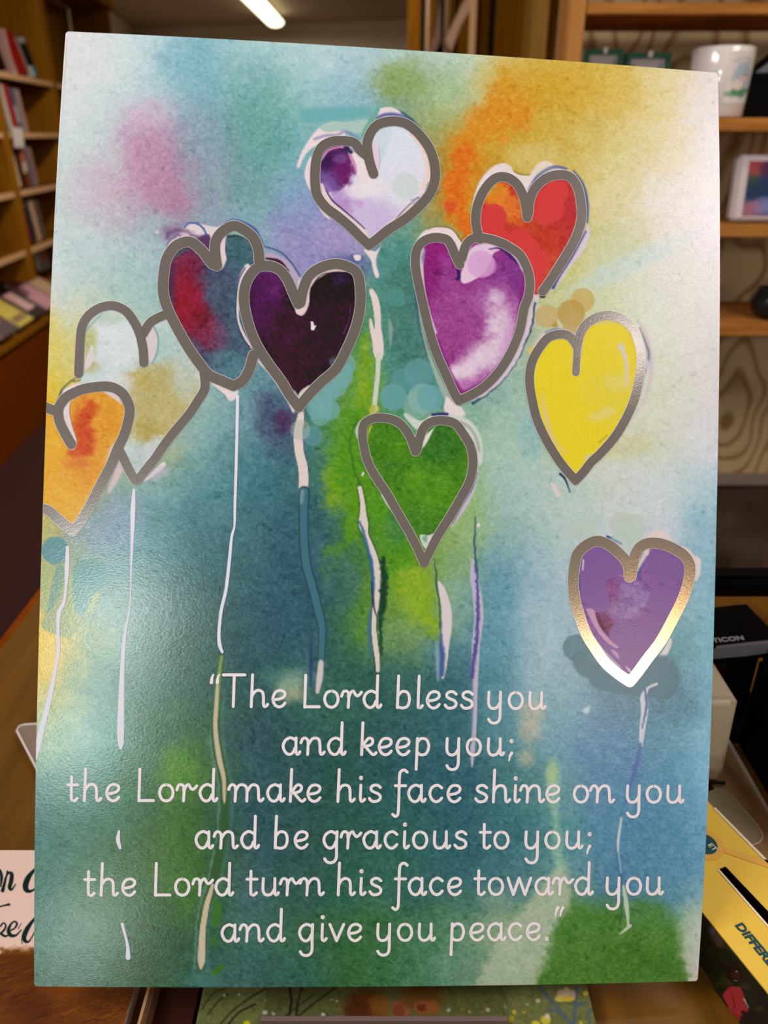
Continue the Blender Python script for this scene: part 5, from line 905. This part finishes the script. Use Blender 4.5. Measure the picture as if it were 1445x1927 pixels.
        P(zp(*Z3,(990,688),(1005,690),(1012,715),(1026,712),(1010,745),(992,742)), 'e6dce0', 1, 1.2, 0, False); P(zp(*Z3,(900,1190),(925,1130),(985,1090),(970,1120),(915,1195)), 'd6c8c8', 0.97, 1.5); S(zp(*Z3,(885,1130),(905,1160)), 5, '8aa8a4', 0.8, 2); B(627,680,8,9,'5a6878',0.8)
        S(zp(*Z3,(1243,590),(1232,680),(1195,770)), [1.5,1.5,2.5], '9a4a8a', 0.6, 1.5, 1)
    elif key == 'white':
        p.c[:] = rgb('d8d6e4'); B(750,270,50,40,'d2dce6',0.8); B(720,260,14,40,'c2d4de',0.8,10,.8); B(700,420,60,40,'c6b4dc',0.85,0,1.2,0.2); B(670,400,50,40,'cbb8de',0.7); B(640,380,24,30,'b48ac6',0.8,-20,1.1,0.4); B(676,384,8,8,'c49ad0',0.7)
        B(630,310,38,42,'5a2468',0.97,15,0.4,0.35); B(650,322,22,24,'7a2474',0.8,0,0.6,.4); B(615,345,20,24,'8460ae',0.85,0,0.9,.4); B(640,298,12,8,'8a64a4',0.6); B(668,310,8,14,'8a2a84',0.7); B(612,300,12,22,'3c1c54',0.6); B(690,355,40,16,'e2dbe2',0.8,-10,.9)
        p.grain(0.55); P(zp(*Z4,(600,540),(640,560),(700,700),(680,740),(580,740),(530,620),(480,500),(500,450)), 'e2d6da', 0.9, 5); P(zp(*Z4,(670,420),(710,400),(740,500),(740,600),(720,670),(690,560)), 'ddc8d4', 0.85, 2); S(zp(*Z4,(735,430),(745,540),(735,620)), 2, 'a9a4cc', .7, 2)
        S(zp(*Z4,(1010,330),(1100,430),(1145,560),(1150,680),(1100,800)), [8,9,11,10,8], 'e4cdc6', 0.9, 2); S(zp(*Z4,(1100,850),(1020,920),(900,1040),(760,1160),(650,1235)), [8,10,12,10,3], 'dcc8cc', 0.95, 1.5); S(zp(*Z4,(1070,860),(960,960),(850,1080),(720,1190),(640,1240)), [1,2,2,3,4], '3c3468', 0.7, 1.5)
        S(zp(*Z4,(250,760),(300,880),(400,980),(520,1090),(610,1170),(615,1200)), [6,7,9,11,14,6], 'e0cac8', 0.95, 1.5); S(zp(*Z4,(290,810),(340,890),(420,960),(540,1060),(615,1130)), [2,2.5,2.5,2,2], '33285c', 0.85, 1.5); S(zp(*Z4,(250,540),(300,470),(380,440),(460,450),(520,560),(545,640)), [4,5,4,4,5,3], 'cf8ab8', 0.85, 2)
        S(zp(*Z4,(450,445),(500,480)), 7, '2c3060', 0.8, 3); dab(763,350,25,'c6d4d0',0.8); S(zp(*Z4,(1010,890),(1080,870),(1030,930)), 2, '5060a0', .7, 1.5, 1); S(zp(*Z4,(1160,740),(1130,820),(1100,860)), 2.5, '1c3844', 0.8, 1.5)
    elif key == 'red':
        p.c[:] = rgb('cc3c30'); B(1000,440,60,40,'c43a2c',0.6); B(935,370,26,26,'e08a28',0.97,0,0.7,0.4); B(970,395,26,28,'dd7428',0.9,0,0.8,0.4); B(918,352,14,12,'c4a030',0.8); B(1070,400,20,60,'c22c38',0.6); B(1015,450,50,20,'cc4228',.6); B(1040,500,20,30,'d05434',0.6); B(1000,420,26,14,'d0502c',.7)
        p.grain(0.9); 
        for cx, cy, r in ((928,408,25),(926,425,22),(1048,360,22),(1035,378,26),(1025,400,24),(1040,395,22),(978,455,25),(992,470,24),(1010,490,24),(1002,512,22),(1008,530,18),(940,442,16)): dab(cx, cy, r, 'db4040', 0.9)
    elif key == 'magenta':
        p.c[:] = rgb('9c3c92'); B(805,520,24,90,'94247e',0.9,-8,1.0,.3); B(815,470,26,22,'9c2484',0.9); B(860,600,60,70,'a8509c',0.8,0,1); B(960,520,34,40,'8c3a94',0.8); B(840,640,34,60,'a84a9a',0.6); B(930,560,40,30,'b068ac',0.6)
        for cx, cy, r in ((935,560,14),(940,590,24),(945,620,26),(935,650,26),(915,670,28),(890,690,26),(870,700,20),(855,700,12)): B(cx, cy, r*1.1, r, 'e4d6e2', 0.7, 0, 1.6, 0.3)
        B(965,640,18,40,'c890c4',0.6,20); B(880,725,26,14,'c886c0',0.7,-20)
        p.grain(1.0); S([(984,520),(980,560),(975,600),(965,640),(945,680),(915,715),(880,735),(868,736),(855,715),(838,680),(825,640)], [2,4,4,5,5,6,6,8,6,5,3], '8a1c7c', 0.7, 5)
        P(zp(*Z5,(440,790),(480,690),(560,650),(650,650),(700,690),(650,720),(620,800),(560,880),(440,940),(410,890)), 'e0c2da', 0.97, 2.5); dab(905,497,26,'d6a0d4',0.75); dab(915,500,20,'d49ed2',.5); S(zp(*Z5,(390,830),(400,890),(385,905)), 6, '3a1c6c', 0.9, 3); S(zp(*Z5,(620,690),(700,685),(780,750),(840,810)), [2,4,5,3], '4a1c74', 0.8, 2.5)
        S(zp(*Z5,(130,690),(130,830),(150,1000),(190,1170),(235,1300)), [9,6,4,4,3], 'd6bcd0', 0.95, 1.5); P(zp(*Z5,(125,740),(160,680),(140,800)), '8a8cb4', 0.7, 3); S(zp(*Z5,(760,700),(820,770),(860,850)), 2.5, 'd8c8e0', 0.8, 1.5)
    elif key == 'yellow':
        p.c[:] = rgb('e6d02c'); B(1150,740,50,60,'e0cc48',0.6); B(1160,640,40,30,'e2cc38',0.5); B(1130,780,26,10,'e0d07c',0.8,-20); B(1165,720,22,20,'dccf74',0.7,0,.9,.6)
        p.grain(0.35); S(zp(*Z6,(910,560),(940,640),(960,740),(960,900)), [14,10,8,5], 'd4cabc', 0.85, 5, 2); S(zp(*Z6,(650,370),(780,345),(900,360)), [6,8,4], 'd8c890', 0.7, 5); S(zp(*Z6,(230,960),(260,1150),(320,1340),(430,1480)), [3,7,6,4], 'dcc49a', 0.8, 4); S(zp(*Z6,(560,660),(575,560)), 5, 'd0c0a0', 0.6, 4); S(zp(*Z6,(720,1390),(790,1330)), 3, 'a89838', .7, 3); P(zp(*Z6,(590,1520),(640,1480),(620,1540)), 'd8ccae', 0.7, 3)
        S(zp(*Z6,(900,360),(980,400),(1010,460)), 2.5, 'e0d0c8', .8, 2)
    elif key == 'green':
        p.c[:] = rgb('4f8c22'); B(730,830,40,30,'4c8a1c',0.7); B(830,840,40,40,'3c7c2c',0.8,0,.9,.4); B(800,920,50,40,'5c9a20',0.6); B(740,880,30,30,'488428',0.6); B(820,940,26,20,'5a9a1c',0.6); B(790,980,34,30,'48882c',0.6); B(780,900,20,20,'66a024',.5); B(760,850,30,16,'5a981c',.6)
        p.grain(1.1, (0.85, 0.88, 0.6)); P(zp(*Z7,(740,490),(760,400),(830,330),(870,300),(840,340),(790,440),(745,500)), 'dcdcd4', 0.97, 2); P(zp(*Z7,(720,1290),(800,1280),(900,1230),(860,1290),(775,1410)), 'cfd2c4', 0.95, 2); S(zp(*Z7,(780,1285),(860,1250),(960,1130)), [2,4,5], '1f4c14', .7, 3); P(zp(*Z7,(740,1310),(790,1290),(780,1360)), '7fae98', .7, 3); P(zp(*Z7,(250,400),(262,320),(290,290),(262,370)), 'c8c030', .9, 1.5)
        S(zp(*Z7,(860,330),(930,290),(1000,300)), 4, '2c7028', 0.7, 3)
    elif key == 'purple':
        p.c[:] = rgb('8c5ea6'); B(1185,1130,34,34,'9a80b8',0.9,0,0.8,0.5); B(1150,1110,16,30,'8c4a8c',0.8,-10,0.9,0.4); B(1180,1130,20,14,'7c60a0',0.6,0,1,.8); B(1140,1170,14,30,'7c3068',0.8,-25,0.9); B(1165,1150,24,18,'9a7ab4',.6,0,1,.6)
        p.grain(0.9); c = '8960a6'
        for q in (zp(*Z8,(310,340),(440,265),(560,300),(640,400),(620,500),(500,560),(520,700),(480,820),(370,800),(280,600)), zp(*Z8,(860,290),(1000,290),(1160,400),(1180,480),(1080,570),(900,550),(850,450)), zp(*Z8,(900,640),(1100,600),(1100,720),(960,1000),(800,1180),(690,1350),(500,1150),(560,940),(760,900),(880,820))): P(q, c, 0.93, 1.5)
        P(zp(*Z8,(790,370),(830,290),(870,280),(840,380),(770,480),(760,440)), 'd0c8c8', 0.95, 2); S(zp(*Z8,(850,350),(800,440),(775,500),(790,550)), [4,6,8,6], '5a58a4', 0.7, 3); S(zp(*Z8,(340,800),(400,830)), 5, 'c8a0c4', .8, 2)
        S(zp(*Z8,(370,820),(420,940),(500,1050),(590,1120)), [13,9,8,5], 'c394bc', 0.95, 1.5); S(zp(*Z8,(415,830),(460,930),(520,1020)), [3,8,3], '5c1c50', 0.75, 3); P(zp(*Z8,(540,1140),(590,1160),(610,1220),(570,1190)), 'b894c0', 0.9, 1.5); S(zp(*Z8,(420,1080),(500,1190),(620,1290)), [4,9,3], 'a8acc0', 0.9, 2)
        S(zp(*Z8,(268,500),(272,600),(282,640)), [4,4,2], '3c56a0', .8, 1.5); S(zp(*Z8,(305,380),(300,460)), 3, 'd8c8dc', .9, 1.5); P(zp(*Z8,(660,1280),(705,1310),(700,1335)), 'd4b8dc', .9, 1.5)
    return p.c
LAB = {'pale': 'pale clear heart painted at the left', 'orange': 'orange heart cut by the left edge', 'crimson': 'crimson and slate blue heart', 'plum': 'dark plum heart', 'white': 'white and violet heart at the top', 'red': 'bright red heart', 'magenta': 'magenta heart with a white streak', 'yellow': 'yellow heart', 'green': 'green heart', 'purple': 'purple heart at the right'}
for zi, k in enumerate(['pale', 'orange', 'crimson', 'plum', 'white', 'red', 'magenta', 'yellow', 'green', 'purple']):
    fp = catmull(FILL[k], 4, True); x0, y0 = fp.min(0); x1, y1 = fp.max(0)
    nx = int((x1 - x0) / 1.6); ny = int((y1 - y0) / 1.6)
    X, Y = np.meshgrid(np.linspace(x0, x1, nx), np.linspace(y0, y1, ny)); X = X.ravel(); Y = Y.ravel()
    V = pix2loc(X, Y, 0.00006 + 0.000004 * zi); keep = inside(fp, X, Y); edge = (V[:, 0] > -PW / 2 + 1e-5)
    me, used = grid_mesh('heart', V + _off, nx, ny, keep & edge)
    # grid rows run downwards in the photograph; turn faces to the front if needed
    if me.polygons[0].normal.z < 0:
        bm = bmesh.new(); bm.from_mesh(me); bmesh.ops.reverse_faces(bm, faces=bm.faces); bm.to_mesh(me); bm.free()
    set_paint(me, fill_paint(k, X, Y)[used]); link('heart', me, M_print, poster)['label'] = LAB[k]
    paths, w_ = HE[k]
    ribbon_obj('foil_outline', [(q, w_ if not (k == 'yellow' and i == 0) else 14) for i, q in enumerate(paths)], 0.00022 + 0.00001 * zi, [M_foil, M_rim], poster, 'silver foil line round the ' + LAB[k], rim=1.2)

strings = [([(127,1030),(126,1068),(124,1105),(120,1134),(111,1152),(109,1184),(110,1221),(105,1256),(95,1305),(83,1355),(72,1400),(68,1428)], [6,8,5,6,8,6,7,6,9,10,11,3], 'long white string running off the left edge'),
  ([(252,922),(250,960),(249,1000),(247,1060),(246,1110),(243,1150),(237,1180),(233,1210),(230,1260),(228,1320),(227,1370),(227,1398),(227,1408)], [5,9,7,4,2.5,3,5,7,8,11,13,11,5], 'long white string below the pale heart'),
  ([(447,746),(445,850),(442,950),(441,990),(436,1010),(431,1060),(425,1110),(416,1150),(412,1190),(413,1212),(418,1227)], [6,5.5,5,4,5,6,6,6,6,7,5], 'white string below the crimson heart'),
  ([(224,1564),(222,1580),(226,1596)], [4,8,5], 'short curved white dash'), ([(230,1739),(236,1762),(240,1780),(241,1802)], [6,5,6,9], 'short slanting white dash near the bottom')]
for pts, ww, lab in strings: ribbon_obj('balloon_string', [(pts, ww)], 0.00012, [M_string], poster, lab)

# ---- the lettering: hand-drawn monoline alphabet (x right, y up from the baseline, in print units)
BOWL = [(23.5,27),(17,30.5),(12,31),(4,26),(0,15.5),(4,4.5),(11,0),(18,3),(22.5,12)]
G = {
 'a': [BOWL, [(24.3,31),(24,12),(24.3,4),(26.5,0.3),(29.5,1.5),(31.5,5)]], 'o': [[(12.7,31),(4,27),(0,15.5),(4,4),(12.7,0),(21.4,4),(25.4,15.5),(21.4,27),(12.7,31)]],
 'c': [[(22.5,26),(17.5,30),(12,31),(4,26.5),(0,15.5),(4,4.5),(11,0),(17.5,2),(22.5,7)]],
 'd': [BOWL, [(26,60),(24.8,20),(24.8,4),(27,0.3),(30,1.5),(32,5)]],
 'e': [[(2,13.5),(10,14.5),(18,17),(22.5,22),(21.5,28),(14,31),(5,27.5),(0,15.5),(3.5,4.5),(11,0),(18,2),(22.8,7)]],
 'g': [BOWL, [(24.8,31),(23.8,5),(23.6,-16),(20,-24.5),(13,-27.5),(5.5,-25.5),(1.5,-20)]],
 'h': [[(2.5,60),(0,0)], [(1,19),(6,27.5),(13.5,31),(20.5,28),(22.8,20),(23,5),(25,0.5),(28,1.2),(31,4.5)]],
 'i': [[(1.3,31),(0.3,6),(2.5,0.5),(5.5,1.2),(8.5,4.5)], 'dot 1.8 44.5'], 'k': [[(2.5,60),(0,0)], [(1,15),(12,30),(19,30),(21,24),(16,18),(2,15)], [(7,16),(15,6),(20,1),(24,0.5),(27.5,4)]],
 'l': [[(3,60),(1,6),(3,0.5),(6,1.2),(9,4.5)]],
 'm': [[(0,22),(3,29),(7.5,31),(12,28),(13,20),(12,0)], [(13,18),(18,28),(25,31),(32,28),(34.5,20),(34,0)], [(35,18),(41,28),(47,31),(54,28),(56,20),(56.5,5),(59,0.5),(62,1.2),(65,4.5)]],
 'n': [[(0,22),(3,29),(7.5,31),(12,28),(13.5,20),(12.5,0)], [(13.5,18),(20,28),(27,31),(33.5,28),(35.5,20),(36,5),(38,0.5),(41,1.2),(44,4.5)]],
 'p': [[(3,31),(0.5,-27)], [(2.5,23),(8,29.5),(14,31),(21,27.5),(24.3,16),(20.5,4),(13,0),(6,1.5),(2,6)]], 'b': [[(3,60),(0.5,0.5)], [(1.5,22),(7.5,29.5),(13.5,31),(20.5,27.5),(23.3,16),(20,4),(12.5,0),(5.5,0.5),(1,2)]],
 'r': [[(0,21),(3,29),(7.5,31),(12.5,28),(13,20)], [(14,24),(12.5,0)], [(14,20),(17,27.5),(22,31),(25,26),(29,21.8),(33,23.5),(37.5,28.5)]],
 's': [[(21,26.5),(16,30.5),(10,31),(4,27.5),(4,21.5),(10,17.5),(17,14.5),(21,9),(18,2.5),(10,0),(4,1.5),(0.2,6)]],
 't': [[(7.5,45),(7,6),(9.5,0.8),(13.5,0.3),(18,4.5)], [(0,30),(19,30)]], 'u': [[(0.8,31),(0,11),(3,2.5),(9,0),(16,2.5),(21.5,11)], [(22.5,31),(22.3,6),(24,0.8),(26.5,1),(29,4.5)]],
 'v': [[(0,31),(12.5,0)], [(12.5,0),(26,31)]], 'w': [[(0,31),(10,0)], [(10,0),(21,31)], [(21,31),(32,0)], [(32,0),(43,31)]],
 'y': [[(0.8,31),(0,11),(3,2.5),(9,0),(16,2.5),(21.5,11)], [(22.5,31),(21.8,5),(21.3,-16),(18,-24.5),(11,-27.5),(4,-25.5),(0,-20)]],
 'f': [[(1,-24),(5,-27.5),(9,-26.5),(11.5,-20),(12.5,0),(14,48),(17,57),(23,59.5),(28.5,55.5)], [(6,30),(25.5,30)]],
 'T': [[(0,59.5),(40.5,59.5)], [(20.5,59.5),(18.5,0)]], 'L': [[(2.5,60),(0.6,0)], [(0.6,0.6),(28,0.6)]],
 '“': ['taper 5 60 1 45 3 6.5', 'taper 16 60 12 45 3 6.5'], '”': ['taper 7 60 2 45 6.5 3', 'taper 16.5 60 11.5 45 6.5 3'],
 ';': ['dot 9 26.5', 'taper 9 4 4 -10 6 3'], '.': ['dot 3.5 1.5'],
}
LINES = [
 ('white handwritten line reading “The Lord bless you', 'L', ((390,1329.3),(1030,1334.2)), [('“',394),('T',417.6),('h',470),('e',510.6),('L',570),('o',608),('r',640),('d',682),('b',744.7),('l',783),('e',801),('s',834.5),('s',865),('y',916.5),('o',955),('u',994)]),
 ('white handwritten line reading and keep you;', 'L', ((530,1419.6),(970,1421.3)), [('a',530),('n',563.5),('d',615),('k',677.6),('e',710.6),('e',744),('p',780),('y',838),('o',876),('u',916),(';',951)]),
 ('white handwritten line reading the Lord make his face shine on you', 'L', ((124,1506.7),(1290,1510.2)), [('t',124.6),('h',156),('e',198),('L',258),('o',297.5),('r',330),('d',373.5),('m',427.5),('a',500.7),('k',543.5),('e',576.5),('h',633),('i',675),('s',692),('f',735),('a',766),('c',806),('e',840),('s',892),('h',925.5),('i',966),('n',976.5),('e',1026),('o',1077.6),('n',1108),('y',1177.6),('o',1214.6),('u',1253.6)]),
 ('white handwritten line reading and be gracious to you;', 'L', ((366,1596),(1115,1596.3)), [('a',366),('n',400),('d',451.8),('b',514.8),('e',552.5),('g',606.6),('r',638.8),('a',681.6),('c',721.6),('i',757.6),('o',775),('u',814.6),('s',853),('t',901),('o',928),('y',986.6),('o',1024),('u',1063.5),(';',1098)]),
 ('white handwritten line reading the Lord turn his face toward you', 'L', ((156,1685),(1250,1682.8)), [('t',156.5),('h',187.5),('e',228),('L',289),('o',327.5),('r',360),('d',403.5),('t',462),('u',492),('r',524.7),('n',562),('h',633.6),('i',675.8),('s',693),('f',735),('a',767),('c',807),('e',841),('t',890.6),('o',917.6),('w',953),('a',1005.4),('r',1037.6),('d',1080),('y',1139.5),('o',1177.3),('u',1215)]),
 ('white handwritten line reading and give you peace.”', 'L', ((415,1771.4),(1060,1768.3)), [('a',415),('n',448.7),('d',500.7),('g',560.7),('i',602.8),('v',618),('e',653),('y',708),('o',746.6),('u',786),('p',845.5),('e',883),('a',916),('c',955),('e',989),('.',1023),('”',1040)]),
]
SW = 5.5
for lab, _, ((xa, ya), (xb, yb)), items in LINES:
    paths = []
    for ch, x in items:
        by_ = ya + (yb - ya) * (x - xa) / (xb - xa); X0 = x + SW / 2 + (0 if ch != 'p' and ch != 'b' else -0.3)
        for q in G[ch]:
            if isinstance(q, str):
                f = q.split(); v = [float(t) for t in f[1:]]
                if f[0] == 'dot': th = np.linspace(0, 2 * math.pi, 9); paths.append(([(X0 + v[0] + 1.9 * math.cos(t), by_ - v[1] + 1.9 * math.sin(t)) for t in th], 4.4))
                else: paths.append(([(X0 + v[0], by_ - v[1]), (X0 + v[0] * 0.62 + v[2] * 0.38 - 1.2, by_ - v[1] * .62 - v[3] * .38), (X0 + v[2], by_ - v[3])], [v[4], (v[4] + v[5]) / 2, v[5]]))
            else: paths.append(([(X0 + a, by_ - b) for a, b in q], SW))
    ribbon_obj('lettering', paths, 0.00016, [M_letter], poster, lab, res=5)
